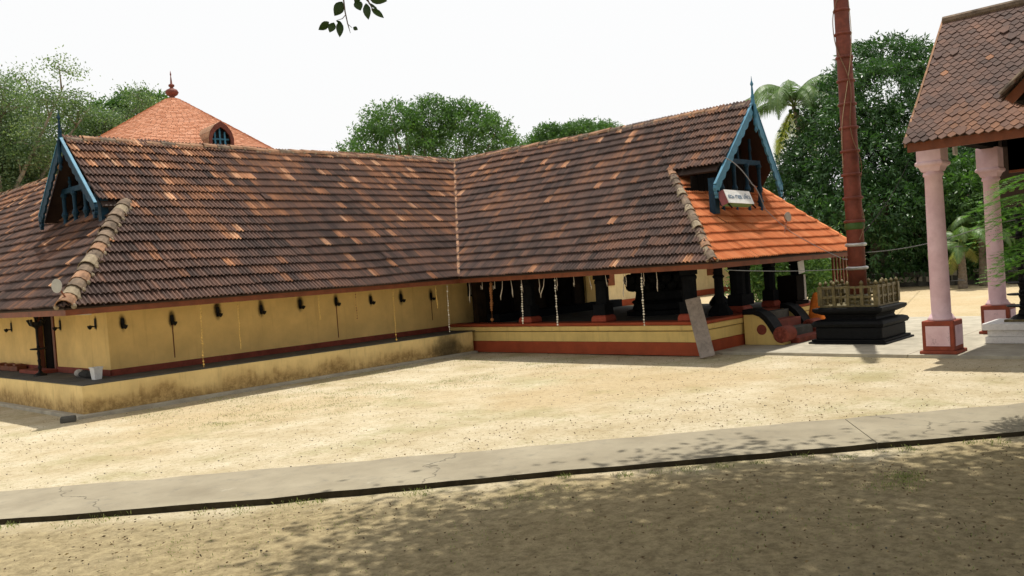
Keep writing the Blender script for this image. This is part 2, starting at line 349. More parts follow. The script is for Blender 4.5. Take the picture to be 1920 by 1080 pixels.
def path_mat():
    m, t, b = new_mat('cement_path', 0.9, 0.2)
    c = ramp(t, noise(t, 0.9, 7, 0.65), [(0.3, (0.21, 0.18, 0.125)), (0.7, (0.32, 0.28, 0.20))])
    c = mixc(t, smooth(t, noise(t, 5, 8, 0.75), 0.5, 0.72, 0, 0.6), c, (0.17, 0.155, 0.12))
    c = mixc(t, smooth(t, noise(t, 2.1, 7, 0.7, dist=0.6), 0.62, 0.72, 0, 0.45), c, (0.42, 0.38, 0.29))
    vo = N(t, 'ShaderNodeTexVoronoi', feature='DISTANCE_TO_EDGE'); vo.inputs['Scale'].default_value = 0.2
    P_ = N(t, 'ShaderNodeNewGeometry').outputs['Position']; nz = N(t, 'ShaderNodeTexNoise'); nz.inputs['Scale'].default_value = 1.7; nz.inputs['Detail'].default_value = 6; t.links.new(P_, nz.inputs['Vector'])
    vm = N(t, 'ShaderNodeVectorMath', operation='MULTIPLY_ADD'); t.links.new(nz.outputs['Color'], vm.inputs[0]); vm.inputs[1].default_value = (0.9, 0.9, 0); t.links.new(P_, vm.inputs[2]); t.links.new(vm.outputs[0], vo.inputs['Vector'])
    c = mixc(t, smooth(t, vo.outputs['Distance'], 0.0028, 0.001, 0, 0.7), c, (0.08, 0.07, 0.05))
    t.links.new(c, b.inputs['Base Color']); bump(t, b, noise(t, 60, 5, 0.7), 0.35, 0.012); return m
M_path = path_mat(); M_soil = simple('mossy_soil_edge', (0.035, 0.028, 0.016), 0.4, 8, 0.95, 0.1)

# ------------------------------------------------------------ ground, path, pavement
def S(o): o['kind'] = 'structure'; return o
g = MB()
# finely divided near the camera with slight unevenness, one big sheet far away
nx = 90; gx = np.linspace(-12, 60, nx); gy = np.linspace(-25, 50, nx)
V = []
for i, x in enumerate(gx):
    for j, y in enumerate(gy):
        inner = 0 < i < nx-1 and 0 < j < nx-1
        z = -0.012 + 0.012*math.sin(x*0.9+y*0.37)*math.sin(y*0.71-x*0.23) if inner else -0.012
        V.append((x, y, z))
F = [(i*nx+j, (i+1)*nx+j, (i+1)*nx+j+1, i*nx+j+1) for i in range(nx-1) for j in range(nx-1)]
g.add(V, F)
for (x0, x1, y0, y1) in ((-900, -12, -900, 900), (60, 900, -900, 900), (-12, 60, 50, 900), (-12, 60, -900, -25)):
    g.add([(x0, y0, -0.012), (x1, y0, -0.012), (x1, y1, -0.012), (x0, y1, -0.012)], [(0, 1, 2, 3)])
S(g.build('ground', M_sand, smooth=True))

near = [(-6, 19.6)] + [(2.93, 10.28), (3.85, 9.31), (4.82, 8.4), (5.83, 7.5), (6.87, 6.58), (7.92, 5.62), (8.98, 4.62), (10.06, 3.61), (11.14, 2.57)] + [(16, -1.9), (26, -11.4)]
far_ = [(-5, 20.6)] + [(3.4, 11.84), (5.64, 9.77), (7.98, 7.6), (10.49, 5.37), (13.1, 3.0)] + [(17.8, -1.4), (27.6, -10.6)]
def resample(p, n):
    p = np.array(p, float); s = np.r_[0, np.cumsum(np.hypot(*np.diff(p, axis=0).T))]; q = np.linspace(0, s[-1], n)
    return np.c_[np.interp(q, s, p[:, 0]), np.interp(q, s, p[:, 1])]
A, B = resample(near, 140), resample(far_, 140)
A = A + rng.normal(0, 0.011, A.shape); B = B + rng.normal(0, 0.02, B.shape)
# slabs of the cement path, joints cracked open in a few places
pb = thing('path', 'x', 'x'); del pb['label']; del pb['category']; pb['kind'] = 'structure'
kc = int(np.argmin(np.hypot(A[:, 0]-9.85, A[:, 1]-3.9))); cuts = [0, kc, 139]
for a, b in zip(cuts[:-1], cuts[1:]):
    m = MB(); V = []
    idx = list(range(a, b+1))
    for k in idx:
        e0 = 0.006 if k == a and a else 0; e1 = -0.006 if k == b and b < 139 else 0
        dx = (A[min(k+1, 139)]-A[k-1 if k else 0]); dx = dx/np.hypot(*dx)*(e0+e1)
        for (P_, z) in ((A[k], -0.1), (A[k], 0.048+0.003*math.sin(k)), (B[k], 0.035+0.004*math.sin(k*1.7)), (B[k], -0.1)): V.append((P_[0]+dx[0], P_[1]+dx[1], z))
    n = len(idx); F = [(i*4+j, (i+1)*4+j, (i+1)*4+j+1, i*4+j+1) for i in range(n-1) for j in range(3)] + [(0, 1, 2, 3), tuple(4*(n-1)+q for q in (3, 2, 1, 0))]
    m.add(V, F)
    for i in range(len(m.f)):
        if i < (n-1)*3 and i % 3 == 0: m.m[i] = 1
    m.build('path_slab', [M_path, M_soil], pb)
# pavement at the foot of the flagstaff and the pavilion
pv = thing('pavement', 'x', 'x'); del pv['label']; del pv['category']; pv['kind'] = 'structure'
ys = [-14, -8, -2.2, 2.4, 6.1, 10.43]; xs = [17.9, 20.8, 24.2]
for i in range(len(ys)-1):
    for j in range(2):
        MB().box(xs[j]+0.006, xs[j+1]-0.006, ys[i]+0.006, ys[i+1]-0.006, -0.08, 0.055).build('paving_slab', M_concrete, pv, bevel=0.008)
MB().box(24.3, 27.5, -14, 22, -0.05, 0.0).build('pavement_strip', M_concrete, None).update_tag()
bpy.data.objects['pavement_strip'].name = 'far_path'; S(bpy.data.objects['far_path'])

# ------------------------------------------------------------ the temple building
XE, YE, ZE, SLP, WD = 16.44, 17.21, 2.14, 0.958, 4.0
XL, YR = 6.25, 9.44
ZR = ZE + SLP*WD; XRD, YRD = XE+WD, YE+WD
XF = XE+2*WD
YP, XPL, XPR, YPR = 17.71, 6.64, 17.46, 10.44
LEN_S = math.hypot(1, SLP); CT, ST = 1/LEN_S, SLP/LEN_S
TB = thing('temple_building', 'long L-shaped temple building with weathered clay tile roofs, ochre walls and blue gables', 'temple building', (XPL, YP, 0))
# plinth of the long wing
MB().box(XPL, 17.3, YP, 20, 0, 0.60).box(XPL, 9.0, 20, 46, 0, 0.60).build('plinth', M_yelp, TB, bevel=0.015)
MB().box(XPL+0.03, 17.44, YP+0.03, 19.4, 0.603, 0.618).box(XPL+0.03, 8.6, 19.4, 46, 0.603, 0.617).build('ledge', M_greyl, TB)
MB().box(XPL-0.16, 17.3, YP-0.16, YP-0.002, -0.05, 0.055).box(XPL-0.16, XPL-0.002, YP-0.002, 46, -0.05, 0.055).build('kerb', M_concrete, TB, bevel=0.01)
# walls of the long wing (wall in the photo runs y=18.9, end wall x=7.7, with a door)
XW, YW = 7.7, 18.9
m = MB()
m.box(XW, 19.4, YW, YW+0.35, 0.6, 3.6)
m.box(XW, XW+0.35, YW+0.35, 21.93, 0.6, 3.3).box(XW, XW+0.35, 23.0, 46, 0.6, 3.3).box(XW, XW+0.35, 21.93, 23.0, 2.25, 3.3)
m.box(XW+0.35, 13, YW+6.0, YW+6.3, 0.6, 3.6)
m.build('wall', M_yel, TB)
m = MB(); m.box(XW-0.015, 19.4, YW-0.03, YW, 0.618, 0.75).box(XW-0.03, XW-0.001, YW-0.03, 21.9, 0.618, 0.75).box(XW-0.03, XW-0.001, 23.03, 46, 0.618, 0.75)
m.build('skirting', M_redd, TB)
d = MB().box(XW+0.12, XW+0.17, 21.98, 22.46, 0.62, 2.2).box(XW+0.12, XW+0.17, 22.48, 22.95, 0.62, 2.2).build('door', M_dark, TB)
MB().box(XW-0.03, XW+0.1, 21.86, 21.98, 0.6, 2.3).box(XW-0.03, XW+0.1, 22.95, 23.06, 0.6, 2.3).box(XW-0.03, XW+0.1, 21.98, 22.95, 2.2, 2.3).build('door_frame', M_fascia, d)
MB().box(XW-0.45, XW-0.03, 21.8, 23.1, 0.618, 0.70).build('door_step', M_redd, TB, bevel=0.01)
# barred window near the inner corner
wn = MB().box(18.35, 18.98, YW-0.05, YW-0.01, 1.55, 1.6).box(18.35, 18.98, YW-0.05, YW-0.01, 2.1, 2.15).box(18.35, 18.4, YW-0.05, YW-0.01, 1.6, 2.1).box(18.93, 18.98, YW-0.05, YW-0.01, 1.6, 2.1).build('window', M_dark, TB)
MB().box(18.4, 18.93, YW-0.012, YW-0.004, 1.6, 2.1).build('window_pane', M_black, wn)
for k in range(4): MB().box(18.48+0.115*k, 18.50+0.115*k, YW-0.045, YW-0.02, 1.6, 2.1).build('window_bar', M_silver, wn)
# plinth of the pillared hall, moulded
def band(z0, z1, out, mat, name, bev=0.012):
    x0, y0 = XPR-out, YPR-out
    return MB().box(x0, x0+0.5, y0, YP+1.1, z0, z1).box(x0+0.5, 24.0+out, y0, y0+0.5, z0, z1).build(name, mat, TB, bevel=bev)
band(0, 0.31, 0.0, M_red, 'red_base_band')
band(0.312, 0.568, -0.02, M_yelm, 'yellow_band')
band(0.569, 0.583, -0.05, M_greyl, 'shadow_groove', 0)
band(0.584, 0.715, 0.02, M_yelm, 'yellow_moulding', 0.03)
band(0.717, 0.80, 0.05, M_red, 'rim_moulding', 0.03)
MB().box(XPR+0.47, 24.0, YPR+0.47, 18.7, 0, 0.79).build('hall_floor', M_greyl, TB)
# inner wall of the hall, dark carved timber with a door and panels
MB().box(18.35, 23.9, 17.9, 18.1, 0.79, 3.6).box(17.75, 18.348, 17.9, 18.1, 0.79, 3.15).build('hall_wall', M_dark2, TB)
for x0, x1 in ((18.2, 19.1), (20.9, 22.0)):
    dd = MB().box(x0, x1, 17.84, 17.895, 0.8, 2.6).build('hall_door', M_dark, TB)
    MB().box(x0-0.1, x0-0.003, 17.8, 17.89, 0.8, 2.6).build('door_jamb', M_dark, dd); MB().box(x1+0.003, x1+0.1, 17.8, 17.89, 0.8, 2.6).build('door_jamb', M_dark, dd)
MB().box(22.75, 23.25, 17.80, 17.895, 1.0, 3.0).build('pale_wall_panel', M_yel, TB)
MB().box(18.0, 24.0, 17.3, 17.78, 0.79, 1.02).build('bench', M_pillar, TB, bevel=0.01)
# pillars
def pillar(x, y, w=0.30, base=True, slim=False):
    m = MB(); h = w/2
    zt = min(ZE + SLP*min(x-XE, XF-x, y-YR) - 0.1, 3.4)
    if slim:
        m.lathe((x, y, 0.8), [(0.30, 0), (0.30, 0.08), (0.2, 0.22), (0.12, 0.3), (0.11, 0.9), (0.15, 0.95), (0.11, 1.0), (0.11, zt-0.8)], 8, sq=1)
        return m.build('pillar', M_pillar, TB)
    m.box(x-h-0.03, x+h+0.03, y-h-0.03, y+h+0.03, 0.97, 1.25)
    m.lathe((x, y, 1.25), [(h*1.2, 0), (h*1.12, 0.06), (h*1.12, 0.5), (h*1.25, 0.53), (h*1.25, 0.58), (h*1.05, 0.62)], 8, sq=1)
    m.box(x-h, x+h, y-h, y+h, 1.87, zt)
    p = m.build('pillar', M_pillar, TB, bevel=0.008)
    if base:
        MB().lathe((x, y, 0.80), [(w*1.02, 0), (w*1.05, 0.04), (w*1.02, 0.12), (w*0.86, 0.17)], 4, sq=1).build('pillar_base', M_cushion, p, bevel=0.02)
    return p
for y in (15.89, 13.4, 10.86): pillar(17.75, y, 0.31)
pillar(20.05, 10.86, 0.34); pillar(20.55, 10.9, 0.22, False); pillar(21.8, 10.86, 0.26); pillar(23.4, 10.86, 0.26)
pillar(23.2, 13.2, 0.26, False, True); pillar(23.4, 15.9, 0.3, False)
pillar(19.15, 10.88, 0.2, False, True)
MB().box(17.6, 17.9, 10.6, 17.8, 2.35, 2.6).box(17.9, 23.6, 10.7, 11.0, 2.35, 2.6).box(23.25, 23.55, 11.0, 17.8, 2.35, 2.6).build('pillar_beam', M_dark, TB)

# steps with scroll balustrades on the far side of the hall front
for k in range(4):
    MB().box(19.78, 21.3, 9.20+0.31*k, 9.52+0.31*k if k < 3 else 10.38, 0.05, 0.20*(k+1)-0.02).build('step', M_greyl if k % 2 else M_redd, TB, bevel=0.012)
def balustrade(x0, x1, yh):  # scroll ends are about 0.4 m across
    pts = [(10.38, 0.86), (10.12, 0.86), (9.95, 0.80), (9.82, 0.69), (9.72, 0.56), (9.64, 0.42), (9.58, 0.32)]
    pts = [(y+(yh-9.45), z) for y, z in pts]; pts[0] = (10.38, 0.86)
    top = [(y, z-0.06) for y, z in pts]
    m = MB().prism([(10.38, 0.055)] + top + [(yh-0.02, 0.2), (yh-0.05, 0.055)], 'x', x0+0.03, x1-0.03)
    b = m.build('balustrade', M_yelm, TB, bevel=0.01)
    xm = (x0+x1)/2
    V = []; F = []
    for i, (y, z) in enumerate(pts):
        w = 0.11
        a = pts[max(i-1, 0)]; c = pts[min(i+1, len(pts)-1)]; t_ = Vector((0, c[0]-a[0], c[1]-a[1])).normalized(); n_ = Vector((0, -t_.z, t_.y))
        if n_.z < 0: n_ = -n_
        for sx in (x0-0.02, x1+0.02):
            for q in (-0.075, 0.05): p = Vector((sx, y, z)) + n_*q; V.append(p)
    n = len(pts)
    for i in range(n-1):
        a = i*4; c = a+4
        F += [(a, a+1, c+1, c), (a+2, c+2, c+3, a+3), (a+1, a+3, c+3, c+1), (a, c, c+2, a+2)]
    F += [(0, 2, 3, 1), (4*n-4, 4*n-3, 4*n-1, 4*n-2)]
    MB().add(V, F).build('trunk_band', M_granite, b, bevel=0.012)
    hd = MB()
    prof = [(0.17, x0-0.05), (0.195, x0-0.02), (0.195, x1+0.02), (0.17, x1+0.05)]
    V = [(xx, yh+r*math.cos(2*math.pi*k/20), 0.30+r*math.sin(2*math.pi*k/20)) for r, xx in prof for k in range(20)]
    F = [(i*20+k, i*20+(k+1) % 20, (i+1)*20+(k+1) % 20, (i+1)*20+k) for i in range(3) for k in range(20)] + [tuple(range(20))[::-1], tuple(60+k for k in range(20))]
    hd.add(V, F); 
    for q in range(9):
        th = q*2*math.pi/9; hd.sphere((x0-0.055, yh+0.13*math.cos(th), 0.30+0.13*math.sin(th)), 0.028, 6, 4)
    hd.sphere((x0-0.055, yh, 0.30), 0.07, 8, 5)
    hd.build('scroll_head', M_redd, b)
    V = [(x0+0.018, yh+0.50+0.125*math.cos(2*math.pi*k/20), 0.42+0.125*math.sin(2*math.pi*k/20)) for k in range(20)]
    V2 = [(v[0]+0.04, v[1], v[2]) for v in V]
    MB().add(V+V2, [tuple(range(20))] + [(k, (k+1) % 20, 20+(k+1) % 20, 20+k) for k in range(20)]).build('red_disc', M_redd, b)
balustrade(19.32, 19.74, 9.42); balustrade(21.34, 21.76, 9.62)

# ---- roof shell (dark boards) -----------------------------------------------------------
def zl(y): return ZE + SLP*(y-YE)
def deck(polys, name='roof', mat=None, th=0.05):
    m = MB()
    for P_ in polys:
        P_ = [Vector(p) for p in P_]; n = (P_[1]-P_[0]).cross(P_[2]-P_[0]).normalized()
        if n.z < 0: n = -n
        k = len(P_); V = [p - n*0.004 for p in P_] + [p - n*th for p in P_]
        m.add(V, [tuple(range(k)), tuple(range(2*k-1, k-1, -1))] + [(i, (i+1) % k, k+(i+1) % k, k+i) for i in range(k)])
    return m.build(name, mat or M_deck, TB)
GYL, GYR = 8.05, 10.5           # gable overhang planes: long wing (x), hall wing (y)
HL = 1.95                       # where the hip faces stop under the gables
hz = ZE+SLP*HL
roof = deck([
    [(XL, YE, ZE), (XE, YE, ZE), (XRD, YRD, ZR), (GYL, YRD, ZR), (GYL, YE+2.25, zl(YE+2.25)), (XL+2.25, YE+2.25, zl(YE+2.25))],          # long face, -Y
    [(XL, YE, ZE), (XL, 46, ZE), (XL+WD, 46, ZR), (XL+WD, YRD, ZR), (XL+WD, YE+WD, ZR)],                    # side wing face, -X
    [(XE, YE, ZE), (XRD, YRD, ZR), (XRD, GYR, ZR), (XE+2.25, GYR, ZE+SLP*2.25), (XE+2.25, YR+2.25, ZE+SLP*2.25), (XE, YR, ZE)],        # hall face, -X
    [(XE, YR, ZE), (XF, YR, ZE), (XF-HL-1.2, YR+HL+1.2, ZE+SLP*(HL+1.2)), (XE+HL+1.2, YR+HL+1.2, ZE+SLP*(HL+1.2))],   # hall hip face, -Y
    [(XRD, GYR, ZR), (XRD, 46, ZR), (XF, 46, ZE), (XF, YR, ZE), (XF-1.9, YR+1.9, ZE+SLP*1.9), (XF-2.6, GYR, ZE+SLP*2.6)],       # hall back face, +X
    [(GYL, YRD, ZR), (GYL, YRD+1.8, ZR-SLP*1.8), (XL+2.2, YRD+1.8, ZR-SLP*1.8), (XL+WD, YRD, ZR)],   # far slope of the long wing's gable
    [(GYL, YRD, ZR), (XRD, YRD, ZR), (XRD, YRD+WD, ZE), (XL+2*WD, YRD+WD, ZE), (XL+WD, YRD, ZR)],           # courtyard face
])
# tile shape (local: x across, y up the slope, z outward)
TW, EXP = 0.195, LEN_S*WD/18.5
def tile_mesh(tw, L, lift, prof, lip=0.03):
    n = len(prof); V = []
    for (v, base) in ((0, lift), (L, 0.004)):
        for u, h in prof: V.append((u*tw, v, base+h))
    for u, h in prof: V.append((u*tw, 0.004, lift+h-lip))
    F = [(i, i+1, n+i+1, n+i) for i in range(n-1)] + [(2*n+i, 2*n+i+1, i+1, i) for i in range(n-1)]
    return np.array(V), F
PROF = [(0, 0.012), (0.08, 0.034), (0.2, 0.030), (0.30, 0.004), (0.38, -0.008), (0.46, 0.006), (0.54, 0.034), (0.66, 0.034), (0.76, 0.006), (0.86, -0.008), (0.94, -0.006), (1.0, 0.010)]
TV, TF = tile_mesh(TW*1.0, EXP+0.07, 0.066, PROF, 0.020)
def flute_off(n):
    if n < 12: return [0.0]*n
    h = n//2; a, b = random.gauss(0, 0.09), random.gauss(0, 0.09); return [(a if (i % h) < h*0.42 else b) for i in range(n)]
def mk_tile_me(name, V, F, mat):
    me = bpy.data.meshes.new(name); me.from_pydata(V.tolist(), [], F); me.materials.append(mat)
    at = me.attributes.new('tint', 'FLOAT', 'FACE'); at.data.foreach_set('value', flute_off(len(F))); me.update(); return me
ME_OLD = [mk_tile_me('roof_tile', TV, TF, M_tile_o) for _ in range(10)]; ME_NEWT = [mk_tile_me('roof_tile_new', TV, TF, M_new_o) for _ in range(6)]
CAMV = np.array([0, 0, H])
def vnoise(x, y, sc, seed=0):
    """cheap smooth value noise"""
    x = x/sc; y = y/sc; xi, yi = math.floor(x), math.floor(y); fx, fy = x-xi, y-yi
    fx = fx*fx*(3-2*fx); fy = fy*fy*(3-2*fy)
    def hsh(a, b): return (math.sin(a*127.1+b*311.7+seed*17.3)*43758.5453) % 1
    return (hsh(xi, yi)*(1-fx)+hsh(xi+1, yi)*fx)*(1-fy)+(hsh(xi, yi+1)*(1-fx)+hsh(xi+1, yi+1)*fx)*fy
tiles = []      # (matrix, tint, full?, kind, area score, clip planes)
def lay(O, U, Vd, u0, u1, rows, inside, clips, tintf, kind, stagger=0.0, w=TW, e=EXP):
    O, U, Vd = Vector(O), Vector(U), Vector(Vd); Nn = U.cross(Vd)
    for r in range(rows):
        c0 = int(math.floor(u0/w)); c1 = int(math.ceil(u1/w))
        for c in range(c0, c1):
            u = c*w + stagger*w*(r % 2); v = r*e
            cs = [inside(uu, vv) for uu in (u, u+w) for vv in (v, v+e)]
            if not any(cs): continue
            j = random.uniform
            p = O + U*(u+j(-.004, .004)) + Vd*(v+j(-.010, .010)+0.07*(vnoise(u, r*5.3, 2.3, 8)-0.5)) + Nn*(j(-0.003, 0.005)+0.05*(vnoise(u, v, 1.9, 6)-0.4)+(0.02 if j(0, 1) < 0.012 else 0))
            ang = j(-0.012, 0.012); Uj = (U + Vd*ang).normalized(); Vj = (Vd - U*ang).normalized()
            mt = Matrix((Uj, Vj, Uj.cross(Vj))).transposed().to_4x4(); mt.translation = p
            dv = np.array(p)-CAMV; dist = np.linalg.norm(dv); cosv = max(0.0, -float(np.dot(dv/dist, np.array(Nn))))
            tiles.append((mt, tintf(u, v, r, c), all(cs), kind, cosv/dist**2, clips if v*CT < 2.2 or kind == 'new' else []))
def streaky(seed, bright, base=0.22, upper=0.0):
    st = {}
    def f(u, v, r, c):
        k = (r, (c+(r*7) % 5)//2) if (c+r) % 4 == 0 else (r, c, 1)
        if k not in st: st[k] = random.random()
        a = vnoise(u, v*1.6, 1.1, seed); b_ = vnoise(u, v*1.3, 3.0, seed+5)
        p = bright*(0.15+2.4*max(0, b_-0.35)**1.2)*(0.5+1.2*a) + upper*(v/5.5)**2
        if st[k] < p: return min(1, 0.60+0.38*random.random())
        if random.random() < 0.012: return 0.62+0.35*random.random()
        return max(0, min(0.78, base + 0.45*(a-0.4) + 0.11*random.gauss(0, 1) + upper*0.75*(v/5.5)**1.6))
    return f
# long face
lay((0, YE-0.03, ZE-0.02), (1, 0, 0), (0, CT, ST), XL-0.2, XRD, 19,
    lambda u, v: (XL + v*CT - 0.02 if v*CT < 2.22 else GYL-0.03) < u < XE + v*CT + 0.12, [((1, -1, 0), (XL, YE, 0))], streaky(1, 0.025, 0.24, 0.30), 'old')
# hall face (x = const): U runs -Y so that U x V points outwards
lay((XE-0.03, 0, ZE-0.02), (0, -1, 0), (CT, 0, ST), -YRD-0.2, -YR, 19,
    lambda u, v: -(YE + v*CT + 0.12) < u < -(YR + v*CT - 0.02 if v*CT < 2.22 else GYR-0.03), [((-1, 1, 0), (XE, YR, 0))], streaky(9, 0.003, 0.25, 0.06), 'old')
# side wing face
lay((XL-0.03, 0, ZE-0.02), (0, -1, 0), (CT, 0, ST), -46, -YE, 19,
    lambda u, v: -45.9 < u < -(YE + v*CT - 0.02) and not (v*CT > HL and u > -(YRD+HL*0.55)), [((-1, 1, 0), (XL, YE, 0))], streaky(21, 0.02, 0.2, 0.24), 'old')
# new orange hip face of the hall, and a few orange rows right under the long wing's gable are part of the side face
lay((0, YR-0.03, ZE-0.02), (1, 0, 0), (0, CT, ST), XE-0.2, XF+0.2, 12,
    lambda u, v: XE + v*CT - 0.02 < u < XF - v*CT + 0.02, [((1, -1, 0), (XE, YR, 0)), ((-1, -1, 0), (XF, YR, 0))], lambda u, v, r, c: max(0, min(1, 0.45+0.18*random.gauss(0, 1))), 'new')
def clip_add(bm, V, F, mt, tint, clips, lay_t):
    b = bmesh.new(); vs = [b.verts.new(mt @ Vector(p)) for p in V]
    for f in F: b.faces.new([vs[i] for i in f])
    for nrm, pt in clips:
        nn = Vector(nrm).normalized(); o = Vector(pt)
        bmesh.ops.bisect_plane(b, geom=b.verts[:]+b.edges[:]+b.faces[:], plane_co=o, plane_no=nn, clear_inner=True)
    mp = {v: bm.verts.new(v.co) for v in b.verts}
    for f in b.faces:
        q = bm.faces.new([mp[v] for v in f.verts]); q[lay_t] = tint
    b.free()
def emit_tiles(recs, V, F, meshes, mats, parent, name, nmax):
    """nmax biggest full tiles become sub-part objects, everything else one joined mesh per kind"""
    full = sorted([i for i, r in enumerate(recs) if r[2]], key=lambda i: -recs[i][4])[:nmax]
    single = set(full); off = OFF[parent.name]
    for i in full:
        mt, tint, _, kind, _, _ = recs[i]
        o = bpy.data.objects.new(name, random.choice(meshes[kind])); COL.objects.link(o); o.parent = parent
        mm = mt.copy(); mm.translation = mt.translation - off; o.matrix_local = mm; o.color = (tint, tint, tint, 1)
    for kind in meshes:
        bm = bmesh.new(); lt = bm.faces.layers.float.new('tint'); any_ = False
        Vs = []; Fs = []; Ts = []
        for i, (mt, tint, fl, kd, sc_, clips) in enumerate(recs):
            if kd != kind or i in single: continue
            any_ = True
            cn = mt @ Vector((TW/2, 0.15, 0))
            if clips and (not fl or any(Vector(n).normalized().dot(cn-Vector((p[0], p[1], cn.z))) < 0.6 for n, p in clips)):
                clip_add(bm, V, F, mt, tint, clips, lt)
            else:
                R = np.array(mt); W_ = V @ R[:3, :3].T + R[:3, 3]; n0 = len(Vs)*len(V)
                Vs.append(W_); Fs.append(np.array(F)+n0); Ts += [tint+q_ for q_ in flute_off(len(F))]
        if not any_: bm.free(); continue
        me0 = None
        if len(bm.faces):
            bmesh.ops.translate(bm, vec=-off, verts=bm.verts); me0 = bpy.data.meshes.new(name+'_edge'); bm.to_mesh(me0); me0.materials.append(mats[kind])
            oe = bpy.data.objects.new('cut_tiles', me0); COL.objects.link(oe); oe.parent = parent; oe['kind'] = 'stuff'
        bm.free()
        if Vs:
            o = fast_mesh('far_tiles', np.concatenate(Vs), np.concatenate(Fs), Ts, mats[kind], parent, tuple(off)); o['kind'] = 'stuff'
emit_tiles(tiles, TV, TF, {'old': ME_OLD, 'new': ME_NEWT}, {'old': M_tile, 'new': M_new}, roof, 'roof_tile', 300)

# ---- ridge, hip and valley pieces
def half_round(L, r0, r1, n=7, th=0.02):
    V = []
    for (x, r) in ((0, r0), (L, r1)):
        for k in range(n):
            a = math.pi*k/(n-1); V.append((x, r*math.cos(a), r*math.sin(a)-0.02))
    for (x, r) in ((0, r0-th),):
        for k in range(n):
            a = math.pi*k/(n-1); V.append((x, r*math.cos(a), r*math.sin(a)-0.02))
    F = [(k, k+1, n+k+1, n+k) for k in range(n-1)] + [(2*n+k, 2*n+k+1, k+1, k) for k in range(n-1)]
    return V, F
def caps(name, A, B, L, r, mats, parent, sink=0.0, jit=0.02, mort=True):
    A, B = Vector(A), Vector(B); D = B-A; n = max(1, int(round(D.length/L))); D.normalize(); L = (B-A).length/n
    side = D.cross(Vector((0, 0, 1))).normalized(); upv = side.cross(D)
    V, F = half_round(L*1.12, r*1.08, r*0.9)
    mes = []
    for mm in mats:
        me = bpy.data.meshes.new(name); me.from_pydata(V, [], F); me.materials.append(mm); me.update(); mes.append(me)
    off = OFF[parent.name]; mo = MB()
    for i in range(n):
        o = bpy.data.objects.new(name, mes[random.randrange(len(mes))]); COL.objects.link(o); o.parent = parent
        j = random.uniform
        sd = (side+upv*j(-jit, jit)*2).normalized(); dd = (D+side*j(-jit, jit)).normalized(); uu = sd.cross(dd).normalized(); sd = dd.cross(uu).normalized()
        mt = Matrix((dd, sd, dd.cross(sd))).transposed().to_4x4()
        if mt.col[2].z < 0: mt = Matrix((dd, -sd, dd.cross(-sd))).transposed().to_4x4()
        p = A + D*(i*L) + upv*(-sink+j(-jit, jit)*0.5); mt.translation = p - off; o.matrix_local = mt
        if mort:
            for s2 in (-1, 1):
                mo.sphere(p + D*0.03 + side*s2*r*0.95 - upv*(0.02), r*0.33, 6, 4)
    if mort:
        q = mo.build('mortar', M_mortar, parent); q['kind'] = 'stuff'
E3 = 0.05
def hipL(t): return (XL+t, YE+t, ZE+SLP*t+E3)
caps('hip_tile', hipL(0.0), hipL(2.3), 0.27, 0.17, [M_cap, M_mortar, M_cap, M_cap2], roof, 0.03, 0.05)
def hipR(t): return (XE+t, YR+t, ZE+SLP*t+E3)
caps('hip_tile', hipR(0.0), hipR(2.35), 0.25, 0.11, [M_cap, M_mortar, M_cap2], roof, 0.02, 0.05)
def hipQ(t): return (XF-t, YR+t, ZE+SLP*t+E3)
caps('hip_tile', hipQ(0.0), hipQ(2.6), 0.36, 0.11, [M_capnew], roof, 0.02, 0.02, False)
caps('ridge_tile', (GYL-0.02, YRD, ZR+0.04), (XRD, YRD, ZR+0.04), 0.38, 0.12, [M_cap2, M_cap, M_cap2], roof, 0.03, 0.05)
caps('ridge_tile', (XRD, GYR+0.0, ZR+0.04), (XRD, YRD, ZR+0.04), 0.38, 0.12, [M_cap2, M_cap, M_cap2], roof, 0.03, 0.05)
caps('ridge_tile', (XL+WD, YRD+0.4, ZR+0.04), (XL+WD, 40, ZR+0.04), 0.38, 0.12, [M_cap2, M_cap], roof, 0.03, 0.05)
# valley strip
m = MB(); nrm = Vector((-1, -1, 2/SLP*0.72)).normalized()
for i in range(12):
    t0, t1 = i*WD/12, (i+1)*WD/12; w_ = 0.035
    a = Vector((XE+t0, YE+t0, ZE+SLP*t0+0.13)); b = Vector((XE+t1, YE+t1, ZE+SLP*t1+0.13)); sdv = Vector((1, -1, 0)).normalized()*w_*random.uniform(0.75, 1.2)
    m.add([a-sdv, a+sdv, b+sdv, b-sdv, a-sdv-Vector((0, 0, .05)), a+sdv-Vector((0, 0, .05)), b+sdv-Vector((0, 0, .05)), b-sdv-Vector((0, 0, .05))], [(0, 1, 2, 3), (0, 4, 5, 1), (1, 5, 6, 2), (2, 6, 7, 3), (3, 7, 4, 0)])
m.build('valley_strip', M_cap2, roof)
# fascia boards
def board(m, a, b, n, h=0.12, th=0.03, z=None):
    a, b, n = Vector(a), Vector(b), Vector(n)*th
    V = [a, b, b+Vector((0, 0, h)), a+Vector((0, 0, h))]; V = V+[v+n for v in V]
    m.add(V, [(0, 1, 2, 3), (7, 6, 5, 4), (0, 4, 5, 1), (1, 5, 6, 2), (2, 6, 7, 3), (3, 7, 4, 0)])
zb = ZE-0.14
for a, b, n in (((XL+0.03, YE+0.03, zb), (XE+0.03, YE+0.03, zb), (0, 1, 0)), ((XE+0.03, YE+0.03, zb), (XE+0.03, YR+0.03, zb), (1, 0, 0)),
                ((XL+0.03, 46, zb), (XL+0.03, YE+0.06, zb), (1, 0, 0)), ((XE+0.06, YR+0.03, zb), (XF-0.03, YR+0.03, zb), (0, 1, 0)), ((XF-0.06, YR+0.06, zb), (XF-0.06, 30, zb), (1, 0, 0))):
    m = MB(); board(m, a, b, n); m.build('fascia_board', M_fascia, TB)
